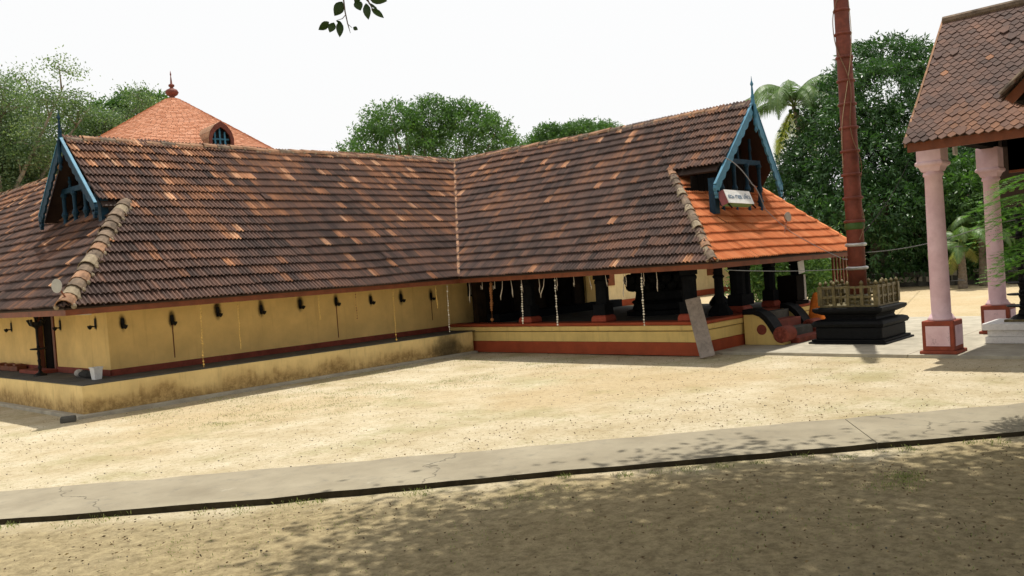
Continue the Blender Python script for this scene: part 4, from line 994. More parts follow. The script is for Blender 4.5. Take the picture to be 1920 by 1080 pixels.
# floodlights
def floodlight(base, head, aim, label, r=0.09):
    fl = thing('floodlight', label, 'floodlight', base); base, head, aim = Vector(base), Vector(head), Vector(aim).normalized()
    MB().tube([base, base+(head-base)*0.5+Vector((0.01, 0, 0)), head], 0.016, 6).build('bracket', M_fascia, fl)
    sdv = aim.cross(Vector((0, 0, 1))).normalized(); uv = sdv.cross(aim)
    V = []; n = 14
    for (d, k) in ((-0.09, 0.35), (-0.03, 0.8), (0.05, 1.0), (0.07, 1.0)):
        for q in range(n):
            th = 2*math.pi*q/n; V.append(head + aim*d + sdv*math.cos(th)*r*k + uv*math.sin(th)*r*1.5*k)
    F = [(i*n+k, i*n+(k+1) % n, (i+1)*n+(k+1) % n, (i+1)*n+k) for i in range(3) for k in range(n)] + [tuple(range(n))[::-1]]
    MB().add(V, F).build('lamp_head', M_silver, fl)
    MB().add([v+aim*0.002 for v in V[-n:]], [tuple(range(n))]).build('lens', M_glass, fl)
floodlight((20.9, 9.95, 2.64), (21.35, 10.05, 3.12), (-0.55, -0.8, 0.15), 'white floodlight on a thin bracket standing on the orange tiles', 0.085)
floodlight((6.35, 17.18, 2.2), (6.18, 17.25, 2.56), (-0.5, -0.85, 0.1), 'grey round floodlight at the foot of the left hip')

# ------------------------------------------------------------ wall lamps, soot and flower strings
ordn = ['first', 'second', 'third', 'fourth', 'fifth', 'sixth', 'seventh', 'eighth', 'ninth', 'tenth']
def wall_lamp(p, n, label, soot=True, drip=0.0, sz=1.0):
    p = Vector(p); n = Vector(n); t_ = Vector((-n.y, n.x, 0)); L = thing('wall_lamp', label, 'oil lamp', p, 'oil lamps along the ochre wall')
    MB().tube([p, p+n*0.10, p+n*0.13+Vector((0, 0, 0.03))], 0.016, 6).build('bracket', M_black, L)
    c = p+n*0.13
    V = []; k = 10
    for r, z in ((0.012, -0.06), (0.042, -0.03), (0.058, 0.02), (0.045, 0.025)):
        for q in range(k):
            th = 2*math.pi*q/k; V.append(c+Vector((r*math.cos(th), r*math.sin(th), z)))
    F = [(i*k+j, i*k+(j+1) % k, (i+1)*k+(j+1) % k, (i+1)*k+j) for i in range(3) for j in range(k)]+[tuple(range(k))[::-1], tuple(3*k+j for j in range(k))]
    MB().add(V, F).build('bowl', M_black, L)
    MB().obox(p+n*0.012+Vector((0, 0, 0.06)), t_*0.035, n*0.008, (0, 0, 0.11)).build('back_plate', M_black, L)
    if soot:
        w = 0.125*sz; h0, h1 = 0.16*sz, 0.36*sz
        a = p+n*0.004
        MB().add([a-t_*w+Vector((0, 0, -h0)), a+t_*w+Vector((0, 0, -h0)), a+t_*w+Vector((0, 0, h1)), a-t_*w+Vector((0, 0, h1))], [(0, 1, 2, 3)]).build('soot_mark', M_soot, L)
    if drip:
        a = p+n*0.005
        MB().obox(a+Vector((0, 0, -drip/2-0.03)), t_*0.012, n*0.002, (0, 0, drip/2)).build('oil_streak', M_soot if drip < 0.3 else M_fascia, L)
lampx = [(8.02, 1.65, 0.0), (9.12, 1.62, 0.75), (10.23, 1.71, 0), (11.37, 1.67, 0.12), (12.48, 1.71, 0), (13.57, 1.70, 0.85), (14.7, 1.65, 0), (15.76, 1.63, 0.15), (16.88, 1.60, 0.6)]
for i, (x, z, dp_) in enumerate(lampx):
    wall_lamp((x, YW, z), (0, -1, 0), 'sooty black oil lamp on the long ochre wall, %s from its left corner' % ordn[i], True, dp_, random.uniform(0.85, 1.25))
for y, z, l in ((24.82, 1.63, 'small black oil lamp on the shaded end wall, left of the door'), (21.5, 1.66, 'black oil lamp on the shaded end wall just right of the door'), (19.49, 1.68, 'black oil lamp on the shaded end wall nearest the building corner')):
    wall_lamp((XW, y, z), (-1, 0, 0), l, True, 0.0, 0.8)
def flower_string(x, y, z1, z0, mat, label, bead=0.022, gap=0.062, cat='garland', grp='flower strings hanging from the eaves'):
    m = MB(); n = max(2, int((z1-z0)/gap)); P_ = []
    dx, dy = random.uniform(-0.03, 0.03), random.uniform(-0.03, 0.03)
    for i in range(n+1):
        f = i/n; P_.append(Vector((x+dx*f+0.006*math.sin(i), y+dy*f, z1-(z1-z0)*f)))
    m.tube(P_, 0.004, 4)
    for p in P_[1:]:
        if random.random() < 0.82: m.sphere(p, bead*random.uniform(0.6, 1.15), 6, 4)
    return tag(m.build(cat, mat), label, cat, grp)
yy = 17.32
for x, z0, mt_, lb in ((9.0, 0.68, M_flower, 'yellow flower string nearly touching the ledge, leftmost under the long eave'), (9.86, 0.98, M_flower, 'yellow flower string under the long eave, second from the left'),
                     (11.95, 1.42, M_flower, 'short yellow flower string hanging left of the streaked lamp'), (13.02, 1.35, M_flowerd, 'short withered brown flower string just right of the streaked lamp'),
                     (14.2, 0.70, M_flower, 'long yellow flower string reaching below the ledge, mid right of the long eave'), (15.65, 1.40, M_flower, 'short flower string near the ninth lamp of the long wall'), (16.08, 0.72, M_flowerw, 'long pale flower string closest to the inner corner of the two wings')):
    flower_string(x, yy, 2.0, z0, mt_, lb)
for y, z0, mt_, lb in ((16.2, 0.92, M_flowerd, 'thick brown flower string at the dark left end of the hall'), (15.1, 0.88, M_flowerw, 'long white flower string left of the middle of the hall front'), (13.98, 0.83, M_flowerw, 'long white flower string beside the yellow panel of the hall'), (11.4, 0.80, M_flowerw, 'long white flower string in front of the black altar stone')):
    flower_string(16.62, y, 2.0, z0, mt_, lb, 0.05 if mt_ is M_flowerd else 0.026)
def strand(y, z0, label, lean):
    P_ = [Vector((16.6, y, 2.02)), Vector((16.62, y+lean*0.4, 1.8)), Vector((16.6, y+lean, z0+0.1)), Vector((16.61, y+lean*1.1, z0))]
    tag(MB().tube(P_, [0.006, 0.012, 0.018, 0.004], 4).build('palm_strand', M_strand), label, 'palm strand', 'dry palm strands hanging from the hall eave')
for y, z0, le, lb in ((17.0, 1.45, 0.02, 'dry palm strand hanging by the barred window at the inner corner'), (15.75, 1.49, 0.1, 'dry palm strand leaning left, right of the thick brown garland'), (15.45, 1.55, -0.03, 'dry palm strand just left of the long white garland'),
                      (14.3, 1.51, 0.15, 'slanting dry palm strand left of the yellow panel'), (11.88, 1.45, 0.04, 'dry palm strand hanging left before the altar stone'), (10.98, 1.55, 0.0, 'short dry palm strand nearest the corner pillar')):
    strand(y, z0, lb, le)

tag(MB().tube([(7.62, 22.4, 1.97), (7.62, 19.5, 1.96)], 0.022, 8).build('tube_light', M_white), 'thin white tube light under the left eave beside the door', 'tube light')
for i in range(11):
    y = 16.6-i*0.53+random.uniform(-.12, .12); strand(y, random.uniform(1.62, 1.8), '%s short thin palm strand under the hall eave, counting from the inner corner' % (ordn+['eleventh'])[i], random.uniform(-.06, .08))
# ------------------------------------------------------------ things on the left ledge
lx, ly = 7.17, 21.46
LM = thing('standing_lamp', 'black tiered brass lamp standing on the ledge beside the left door', 'oil lamp', (lx, ly, 0.618))
MB().lathe((lx, ly, 0.618), [(0.15, 0), (0.14, 0.03), (0.06, 0.07), (0.03, 0.12), (0.045, 0.2), (0.022, 0.24), (0.04, 0.35), (0.022, 0.4), (0.04, 0.52), (0.022, 0.56), (0.035, 0.66), (0.022, 0.7), (0.03, 1.05), (0.05, 1.12)], 10).build('stem', M_black, LM)
MB().lathe((lx, ly, 1.20), [(0.03, 0), (0.17, 0.02), (0.175, 0.045), (0.03, 0.05)], 12).build('dish', M_black, LM)
MB().lathe((lx, ly, 1.70), [(0.03, 0), (0.12, 0.06), (0.14, 0.14), (0.12, 0.15)], 12).build('bowl', M_black, LM)
for k in range(5):
    a = k*2*math.pi/5; MB().tube([(lx, ly, 1.72), (lx+0.14*math.cos(a), ly+0.14*math.sin(a), 1.78), (lx+0.18*math.cos(a), ly+0.18*math.sin(a), 1.90)], [0.025, 0.02, 0.035], 6).build('arm', M_black, LM)
MB().sphere((lx, ly, 1.95), 0.05, 8, 6).build('knob', M_black, LM)
m = MB().lathe((7.29, 18.62, 0.618), [(0.10, 0), (0.13, 0.23), (0.145, 0.235), (0.145, 0.255), (0.125, 0.255), (0.10, 0.03), (0.01, 0.02)], 4, sq=1, rot=0.1)
tag(m.build('bucket', M_white), 'whitish square bucket on the ledge at the building corner', 'bucket')
m = MB(); m.sphere((7.38, 19.75, 0.70), 0.11, 10, 7, sz=0.8); tag(m.build('cloth_bundle', M_cloth_w, smooth=True), 'pale rolled cloth bundle lying on the ledge left of the bucket', 'cloth bundle')
m = MB(); m.tube([(7.35, 19.62, 0.68), (7.36, 19.4, 0.70), (7.34, 19.15, 0.69), (7.35, 18.85, 0.67)], [0.05, 0.09, 0.085, 0.05], 8); tag(m.build('sack', M_cloth_d, smooth=True), 'dark folded sack lying on the ledge between bundle and bucket', 'sack')
m = MB(); 
for k in range(3): m.obox((7.5, 24.2+0.55*k, 0.69), (0.13, 0.02, 0), (-0.03, 0.22, 0), (0, 0, 0.06))
for k, lb in enumerate(('broken brown roof tile pile on the ledge nearest the standing lamp', 'middle brown pile of tiles on the far ledge', 'brown pile of tiles at the left frame edge of the ledge')):
    tag(MB().obox((7.48, 23.9+0.6*k, 0.68), (0.12, 0.02, 0), (-0.03, 0.2, 0), (0, 0, 0.06)).obox((7.5, 23.92+0.6*k, 0.765), (0.10, -0.02, 0), (0.03, 0.17, 0), (0, 0, 0.022)).build('tile_pile', M_fascia, bevel=0.01), lb, 'tile pile', 'tile piles on the far ledge')
m = MB().obox((6.25, 17.45, 0.045), (0.13, -0.04, 0), (0.04, 0.09, 0), (0, 0, 0.06)); tag(m.build('stone', M_greyl, bevel=0.03), 'small grey stone block on the sand at the plinth corner', 'stone')

# ------------------------------------------------------------ tall tiered lamp on the white stepped block (right)
wx, wy = 20.55, 4.62
WP = thing('white_step_block', 'white-washed three-step block carrying the tall black lamp beside the pink columns', 'pedestal', (wx, wy, 0.055))
for k, (h, a, b) in enumerate(((0.60, 0.055, 0.19), (0.56, 0.192, 0.33), (0.64, 0.332, 0.47))):
    MB().box(wx-h, wx+h, wy-h, wy+h, a, b).build('step_tier', M_white, WP, bevel=0.012)
TL = thing('tiered_lamp', 'tall black tiered oil lamp on the white stepped block', 'oil lamp', (wx, wy, 0.47))
MB().box(wx-0.3, wx+0.3, wy-0.3, wy+0.3, 0.472, 0.52).build('brass_foot', M_brass, TL)
MB().lathe((wx, wy, 0.52), [(0.24, 0), (0.2, 0.05), (0.1, 0.1), (0.08, 0.18)], 16).build('lamp_base', M_black, TL)
for k in range(8):
    z = 0.70+0.24*k
    MB().lathe((wx, wy, z), [(0.06, 0), (0.075, 0.05), (0.05, 0.09), (0.07, 0.14), (0.05, 0.2), (0.06, 0.24)], 12).build('stem', M_black, TL)
    r = 0.30-0.022*k; MB().lathe((wx, wy, z+0.06), [(0.05, 0), (r, 0.015), (r+0.015, 0.045), (r-0.01, 0.04), (0.05, 0.02)], 18).build('dish', M_black, TL)
MB().lathe((wx, wy, 2.62), [(0.06, 0), (0.09, 0.06), (0.03, 0.14), (0.005, 0.3)], 10).build('spike', M_black, TL)

# ------------------------------------------------------------ small things around the hall steps
tag(MB().obox((22.5, 10.6, 1.25), (0.34, 0.05, 0), (-0.05, 0.25, 0), (0, 0, 0.34)).box(22.1, 22.9, 10.3, 10.9, 0.8, 0.9).build('cabinet', M_dark, bevel=0.01), 'dark wooden cabinet standing between the right hall pillars', 'cabinet')
tag(MB().obox((23.05, 10.48, 1.22), (0.13, 0.01, 0), (0, 0.01, 0), (0, 0, 0.36)).build('grey_panel', M_cloth_w), 'narrow grey panel leaning beside the dark cabinet', 'panel')
tag(MB().obox((23.38, 10.68, 1.78), (0.19, 0, 0.02), (0, 0.006, 0), (-0.02, 0, 0.17)).build('notice_sheet', M_white), 'white notice sheet pinned to the last hall pillar', 'notice')
# saffron cloth draped over a short post
V = []; n = 20; prof = [(0.05, 1.12), (0.10, 1.05), (0.16, 0.85), (0.24, 0.5), (0.31, 0.2), (0.34, 0.06)]
for i, (r, z) in enumerate(prof):
    for k in range(n):
        th = 2*math.pi*k/n; rr = r*(1+0.13*(i/5)*math.sin(th*5+i*0.3)); V.append((22.2+rr*math.cos(th), 9.78+rr*math.sin(th), z))
F = [(i*n+k, i*n+(k+1) % n, (i+1)*n+(k+1) % n, (i+1)*n+k) for i in range(len(prof)-1) for k in range(n)] + [tuple(range(n))]
tag(MB().add(V, F).build('saffron_cloth', M_orange, smooth=True), 'saffron orange cloth draped down to the ground beside the black pedestal', 'cloth')
# slatted wooden screen under the orange eave behind the flagstaff
SS = thing('slatted_screen', 'open screen of upright timber slats below the right end of the orange eave', 'screen', (24.1, 10.0, 0.1))
for k in range(7): MB().box(23.7+0.22*k, 23.76+0.22*k, 9.9, 9.95, 0.0, 2.1).build('slat', M_fascia, SS)
MB().box(23.6, 25.2, 9.96, 10.0, 0.9, 0.98).box(23.6, 25.2, 9.96, 10.0, 2.0, 2.08).build('rail', M_dark, SS)
# ------------------------------------------------------------ yellow building beyond the hall
RB = thing('rear_building', 'long low pale yellow building with red base seen through the hall', 'building', (36, 26.3, 0))
MB().box(27, 58, 26.3, 32, 0.0, 2.9).build('wall', M_yelf, RB)
MB().box(26.97, 58.03, 26.26, 26.297, 0.0, 0.32).build('base_band', M_red, RB)
m = MB(); slab(m, [(26.3, 25.5, 2.7), (58.7, 25.5, 2.7), (58.7, 29.2, 4.6), (26.3, 29.2, 4.6)]); slab(m, [(26.3, 29.2, 4.6), (58.7, 29.2, 4.6), (58.7, 32.9, 2.7), (26.3, 32.9, 2.7)])
m.build('roof', M_cap2, RB)
for k in range(5): MB().box(30+5*k, 30.9+5*k, 26.25, 26.29, 1.1, 2.1).build('window', M_fascia, RB)
for k in range(5): MB().box(28+5*k, 28.05+5*k, 26.25, 26.298, 0.33, 2.85).build('downpipe', M_fascia, RB)

# ------------------------------------------------------------ foliage tools
def leaves(P, D, L, Wd, tint, droop=0.0):
    """P base points, D directions (n,3); returns verts, quads"""
    n = len(P); D = D/np.linalg.norm(D, axis=1, keepdims=True)
    R_ = rng.normal(size=(n, 3)); Sd = np.cross(D, R_); Sd /= np.linalg.norm(Sd, axis=1, keepdims=True)+1e-9
    L = np.broadcast_to(L, (n,))[:, None]; Wd = np.broadcast_to(Wd, (n,))[:, None]
    mid = P+D*L*0.45; tip = P+D*L+np.array([0, 0, -1])*droop*L
    V = np.stack([P, mid+Sd*Wd/2, tip, mid-Sd*Wd/2], 1).reshape(-1, 3)
    F_ = np.arange(4*n).reshape(n, 4); return V, F_, tint
def unit(n):
    v = rng.normal(size=(n, 3)); return v/np.linalg.norm(v, axis=1, keepdims=True)
def crown_clumps(lobes, n_cl, per, L, Wd, droop=0.35, shell=(0.72, 1.02), spread=0.28, tb=0.5):
    """leaf rosettes near the surface of ellipsoid lobes"""
    lob = np.array(lobes); w = (lob[:, 3]*lob[:, 4]+lob[:, 4]*lob[:, 5]+lob[:, 3]*lob[:, 5]); w = w/w.sum()
    idx = rng.choice(len(lob), n_cl, p=w); d = unit(n_cl); s = rng.uniform(shell[0], shell[1], n_cl)
    C = lob[idx, :3]+d*lob[idx, 3:6]*s[:, None]
    # drop clusters deep inside another lobe
    keep = np.ones(n_cl, bool)
    for j in range(len(lob)):
        q = (((C-lob[j, :3])/lob[j, 3:6])**2).sum(1); keep &= ~((q < 0.30) & (idx != j))
    keep &= C[:, 2] > 0.3
    C = C[keep]; d = d[keep]; n = len(C)
    Pb = np.repeat(C, per, 0)+rng.normal(0, spread*0.35, (n*per, 3)); out = np.repeat(d, per, 0)
    D = unit(n*per)+out*0.55+np.array([0, 0, -droop])
    ct = np.repeat(rng.uniform(0, 1, n), per); up_ = np.repeat(d[:, 2], per)
    tint = np.clip(tb*0.55+0.45*ct*0.9+rng.normal(0, 0.10, n*per)-0.12, 0, 1)
    sz = rng.uniform(0.75, 1.25, n*per)
    return leaves(Pb, D, L*sz, Wd*sz, tint)
def make_lobes(c, rx, ry, rz, k, frac=(0.28, 0.42), seed=0, zmin=-0.8):
    r = random.Random(seed); out = [(c[0], c[1], c[2], rx*0.74, ry*0.74, rz*0.76)]
    for i in range(k):
        th = r.uniform(0, 2*math.pi); cz = r.uniform(zmin, 1); s = math.sqrt(max(0, 1-cz*cz)); f = r.uniform(*frac)
        q = r.uniform(0.62, 0.80)
        out.append((c[0]+rx*q*s*math.cos(th), c[1]+ry*q*s*math.sin(th), c[2]+rz*q*cz, rx*f, ry*f, rz*f*0.9))
    return out
def branch_tree(base, h, r0, lobes, mat, parent, n_limb=8, fork=0.3, lean=(0, 0)):
    b = Vector(base); r = random.Random(int(base[0]*10)); m = MB()
    top = b+Vector((lean[0], lean[1], h*fork))
    m.tube([b-Vector((0, 0, .1)), b.lerp(top, 0.3)+Vector((0.1, 0, 0)), b.lerp(top, 0.7), top], [r0*1.35, r0, r0*0.85, r0*0.75], 12)
    trunk = m.build('trunk', mat, parent, smooth=True)
    m = MB()
    for i in range(n_limb):
        lb = lobes[(i+1) % len(lobes)]; e = Vector(lb[:3])+Vector((r.uniform(-.3, .3), r.uniform(-.3, .3), lb[5]*0.3)); s = b.lerp(top, r.uniform(0.75, 1.0))
        mid = s.lerp(e, 0.5)+Vector((r.uniform(-.5, .5), r.uniform(-.5, .5), r.uniform(-0.2, 0.8)))
        m.tube([s, s.lerp(mid, 0.5)+Vector((0, 0, 0.2)), mid, mid.lerp(e, 0.6), e], [r0*0.5, r0*0.38, r0*0.27, r0*0.16, r0*0.05], 7)
        for q in range(4):
            a = mid.lerp(e, r.uniform(0, 0.9)); dd = Vector((r.gauss(0, 1), r.gauss(0, 1), r.gauss(0.4, 0.7))).normalized()*max(lb[3:6])*r.uniform(0.6, 1.0)
            m.tube([a, a+dd*0.5+Vector((0, 0, .1)), a+dd], [r0*0.14, r0*0.08, r0*0.02], 5)
    m.build('limb', mat, parent, smooth=True)
def tree(name, label, base, lobes, h, r0, mat_b, mat_l, n_cl, per, L, Wd, droop=0.35, n_limb=8, tb=0.5, cat='tree', shell=(0.72, 1.02), group=None, fork=0.3, spread=0.28):
    t = thing(name, label, cat, base, group); branch_tree(base, h, r0, lobes, mat_b, t, n_limb, fork)
    V, F_, ti = crown_clumps(lobes, n_cl, per, L, Wd, droop, shell, spread, tb)
    fast_mesh('crown', V, F_, ti, mat_l, t, tuple(base)); return t
def P2W(pxx, pyy, dist):
    """a point seen in a given direction of the photograph, at a horizontal distance (only used to measure positions)"""
    d = fw + (pxx-960)/F_PX*r2 - (pyy-540)/F_PX*u2; k = dist/math.hypot(d.x, d.y); return (d.x*k, d.y*k, H+d.z*k)

# big mango tree on the right
c = P2W(1640, 320, 52)
lob = [(*P2W(a_, b_, 52+dd_), rx_, rx_, rz_) for a_, b_, dd_, rx_, rz_ in ((1665, 200, 0, 3.3, 3.6), (1610, 300, 0, 4.2, 4.0), (1700, 330, 0, 4.2, 4.4), (1545, 380, -1, 3.2, 3.0), (1490, 400, 0, 2.6, 2.9), (1620, 430, -2, 5.0, 3.4), (1740, 420, 0, 4.0, 3.6),
     (1620, 120, 0, 1.5, 1.2), (1665, 105, 0, 1.6, 1.1), (1710, 120, 0, 1.6, 1.3), (1590, 160, 0, 1.5, 1.4), (1730, 180, 0, 1.8, 1.8), (1560, 225, -1, 1.7, 1.5), (1530, 290, -1, 1.7, 1.5), (1650, 170, -2.5, 1.8, 1.6), (1600, 230, -3, 1.8, 1.5), (1690, 250, -3, 2.0, 1.7),
     (1640, 300, -4, 1.9, 1.5), (1580, 330, -3.5, 1.8, 1.5), (1710, 330, -3.5, 2.0, 1.7), (1500, 330, -1.5, 1.6, 1.4), (1460, 370, -1, 1.5, 1.3), (1530, 420, -3, 1.8, 1.4), (1660, 390, -5, 2.0, 1.5), (1600, 410, -5, 1.8, 1.4), (1740, 420, -3.5, 1.9, 1.6), (1480, 450, -2, 1.8, 1.5))]
tree('mango_tree', 'huge dense dark green mango tree behind the flagstaff', (c[0], c[1], 0), lob, 10, 0.55, M_bark, M_mango, 17000, 10, 0.27, 0.075, 0.5, 6, shell=(0.70, 1.04), spread=0.26)
# darker trees filling behind the pavilion
for (pxx, d, hz_, rx, lb, sd) in ((1850, 58, 9.5, 6.5, 'dark leafy tree behind the pink columns, right of the mango', 11), (1990, 50, 8.5, 6.0, 'dark tree at the right frame edge behind the pavilion', 12), (1480, 62, 5.6, 4.5, 'dark leafy tree behind the palm and the orange roof', 13)):
    c = P2W(pxx, 400, d); lob = make_lobes((c[0], c[1], hz_*0.5), rx, rx, hz_*0.55, 20, (0.25, 0.4), sd)
    tree('leafy_tree', lb, (c[0], c[1], 0), lob, hz_*0.8, 0.4, M_bark, M_mango if sd != 12 else M_leafm, 8000, 9, 0.30, 0.085, 0.45, 6, shell=(0.66, 1.03))
# underwood hedge at the far edge of the court
def hedge(name, label, pts, n, hgt, dep, mat, L=0.3, tb=0.35, cat='hedge', stuff=True):
    P_ = resample(pts, 40); i = rng.integers(0, 40, n); C = np.c_[P_[i], np.abs(rng.uniform(0, 1, n))**0.8*hgt]
    C[:, :2] += rng.uniform(-dep, dep, (n, 2)); C[:, 2] *= 0.7+0.5*np.sin(i*0.7)**2
    C[:, 2] += 0.05
    per = 7; Pb = np.repeat(C, per, 0)+rng.normal(0, 0.12, (n*per, 3)); D = unit(n*per)+np.array([0, 0, 0.1])
    ti = np.clip(tb+rng.normal(0, 0.22, n*per), 0, 1); V, F_, ti = leaves(Pb, D, L*rng.uniform(.7, 1.3, n*per), L*0.32, ti)
    o = fast_mesh(name, V, F_, ti, mat); tag(o, label, cat)
    if stuff: o['kind'] = 'stuff'
    return o
a = P2W(1400, 500, 60)[:2]; b = P2W(1650, 500, 54)[:2]; c = P2W(1800, 500, 53)[:2]; d = P2W(2100, 500, 50)[:2]
hedge('undergrowth', 'dark undergrowth at the foot of the far trees', [a, b, c, d], 5200, 4.2, 1.3, M_mango, 0.34, 0.25)
hb = P2W(1400, 520, 41)[:2]; hb2 = P2W(1545, 520, 40)[:2]
hedge('green_bush', 'bright green bushes seen between the right hall pillars', [hb, hb2], 1500, 2.6, 0.8, M_leafm, 0.22, 0.55, 'bush')
# low rubble wall with pale debris
a = Vector(P2W(1600, 520, 49.5)); b = Vector(P2W(1900, 520, 48))
RW = thing('rubble_wall', 'low rubble wall with pale stones along the far edge of the court', 'wall', (a.x, a.y, 0))
for i in range(70):
    f = i/69; p = a.lerp(b, f)
    for k in range(2 if i % 3 else 3):
        s = random.uniform(0.16, 0.30)
        MB().obox((p.x+random.uniform(-.2, .2), p.y+random.uniform(-.2, .2), 0.1+0.24*k), (s, random.uniform(-.05, .05), 0), (random.uniform(-.05, .05), s*0.8, 0.02), (0, 0, 0.12)).build('stone', [M_greyl, M_concrete, M_greyl][random.randrange(3)] if k else M_greyl, RW)
# middle trees behind the roofs
c = P2W(805, 300, 62)
lob = [(*P2W(755, 280, 62), 2.9, 2.9, 2.6), (*P2W(865, 275, 63), 3.2, 3.2, 2.6), (*P2W(805, 290, 65), 2.2, 2.2, 2.0), (*P2W(810, 225, 63), 2.0, 2.0, 1.5), (*P2W(735, 225, 61), 1.9, 1.9, 1.3), (*P2W(920, 265, 61), 1.9, 1.9, 1.7), (*P2W(700, 270, 62), 1.7, 1.7, 1.6), (*P2W(880, 230, 62), 1.9, 1.9, 1.2),
       (*P2W(675, 300, 60), 1.3, 1.3, 1.0), *[(*P2W(700+rr_*27, 262-58*math.sin(rr_*0.34)+(14 if rr_ % 2 else -6), 62), 0.9, 0.9, 0.7) for rr_ in range(10)], (*P2W(655, 290, 60), 0.9, 0.9, 0.7), (*P2W(950, 290, 62), 1.4, 1.4, 1.2)]
tree('broadleaf_tree', 'round mid green tree rising behind the middle of the long roof', (c[0], c[1], 0), lob, 9, 0.45, M_bark, M_leafm, 5200, 9, 0.25, 0.085, 0.3, 12, tb=0.65, shell=(0.55, 1.18), spread=0.34)
c = P2W(1070, 300, 76)
lob = [(*P2W(1040, 275, 76), 2.6, 2.6, 1.7), (*P2W(1100, 255, 76), 2.2, 2.2, 1.3), (*P2W(1130, 250, 77), 1.6, 1.6, 1.0), (*P2W(1000, 285, 75), 1.6, 1.6, 1.2), (*P2W(1075, 250, 75), 1.5, 1.5, 0.9), (*P2W(1025, 248, 75), 1.0, 1.0, 0.8)]
tree('broadleaf_tree', 'smaller far tree showing above the valley between the two roofs', (c[0], c[1], 0), lob, 9, 0.4, M_bark, M_leafm, 3200, 8, 0.27, 0.09, 0.3, 6, tb=0.55, shell=(0.45, 1.08))
# airy tree on the left with pale limbs
c = P2W(-40, 560, 46)
def airy(base, targets, name, label, n_tw=260, leafL=0.16, seed=5, r0=0.42, m_b=None, m_l=None, per=95, tuft=0.55, lean=0.2):
    r = random.Random(seed); t = thing(name, label, 'tree', base); b = Vector(base); m = MB(); tips = []
    crotch = b+Vector((0, 0, (sum(q[2] for q in targets)/len(targets))*0.38))
    m.tube([b-Vector((0, 0, .1)), b.lerp(crotch, 0.5)+Vector((.15, 0.1, 0)), crotch], [r0*1.3, r0, r0*0.85], 12); m.build('trunk', m_b, t, smooth=True); m = MB()
    for (x, y, z, s) in targets:
        e = Vector((x, y, z)); mid = crotch.lerp(e, 0.5)+Vector((r.uniform(-.6, .6), r.uniform(-.6, .6), r.uniform(-0.9, 0.1)))
        pts = [crotch.lerp(mid, 0)+Vector((0, 0, -0.3)), crotch.lerp(mid, 0.5)+Vector((r.uniform(-.2, .2),)*3), mid, mid.lerp(e, 0.5)+Vector((r.uniform(-.2, .2), r.uniform(-.2, .2), .15)), e]
        m.tube(pts, [r0*0.45, r0*0.34, r0*0.25, r0*0.16, r0*0.06], 7)
        for q in range(11):
            a = pts[2].lerp(e, r.uniform(0.1, 1.0)); dd = Vector((r.gauss(0, 1), r.gauss(0, 1), r.gauss(0.25, 0.55))).normalized()*s*r.uniform(0.5, 1.05)
            k = a+dd*0.55+Vector((0, 0, 0.1*s)); f = a+dd
            m.tube([a, k, f], [r0*0.11, r0*0.06, r0*0.02], 5); tips += [f, k]
            for w in range(3):
                g_ = k+Vector((r.gauss(0, 1), r.gauss(0, 1), r.gauss(0.2, 0.5))).normalized()*s*0.42; m.tube([k, g_], [r0*0.04, r0*0.012], 4); tips.append(g_)
    m.build('limb', m_b, t, smooth=True)
    T = np.array([tuple(q) for q in tips]); n = len(T)*per; C = np.repeat(T, per, 0)+rng.normal(0, 1, (n, 3))*np.array([tuft, tuft, tuft*0.42])
    ti = np.clip(np.repeat(rng.uniform(0.2, 0.8, len(T)), per)+rng.normal(0, 0.15, n), 0, 1)
    V, F_, ti = leaves(C, unit(n)+np.array([0, 0, -0.2]), leafL*rng.uniform(.7, 1.3, n), leafL*0.5, ti); fast_mesh('crown', V, F_, ti, m_l, t, tuple(base)); return t
tg = []
for (pxx, pyy, s) in ((10, 150, 1.8), (70, 165, 1.7), (120, 160, 1.5), (170, 200, 1.4), (215, 205, 1.2), (270, 190, 1.0), (30, 230, 1.6), (130, 235, 1.5), (60, 290, 1.5), (-40, 190, 1.8), (-60, 280, 1.8), (205, 240, 0.9), (-100, 220, 2.0), (0, 330, 1.4)):
    q = P2W(pxx, pyy, 46+random.uniform(-2.5, 2.5)); tg.append((*q, s))
airy((c[0], c[1], 0), tg, 'rain_tree', 'tall airy tree with pale forked limbs at the left frame edge', m_b=M_barkp, m_l=M_rain, per=105, tuft=0.42, leafL=0.125)
for pxx, pyy, d, rr, lb, sd in ((20, 355, 50, 2.6, 'dense green tree low behind the left roof, under the airy tree', 31), (100, 345, 56, 1.9, 'bushy green tree left of the left gable', 32)):
    q = P2W(pxx, pyy, d); lob = make_lobes(q, rr, rr, rr*0.9, 12, (0.3, 0.45), sd, -0.5)
    tree('dense_tree', lb, (q[0], q[1], 0), lob, q[2]*0.9, 0.3, M_bark, M_leafm, 2600, 8, 0.30, 0.10, 0.3, 5, tb=0.3)
q = P2W(245, 215, 52); lob = [(*P2W(255, 195, 52), 1.2, 1.2, 0.7), (*P2W(205, 215, 52), 1.2, 1.2, 0.8), (*P2W(180, 265, 53), 1.6, 1.6, 1.3), (*P2W(285, 190, 52), 0.8, 0.8, 0.45)]
tree('dense_tree', 'green tree top peeping out left of the conical sanctum roof', (q[0]-2, q[1]+1, 0), lob, q[2]*0.8, 0.3, M_bark, M_leafm, 900, 9, 0.26, 0.09, 0.3, 5, tb=0.45)

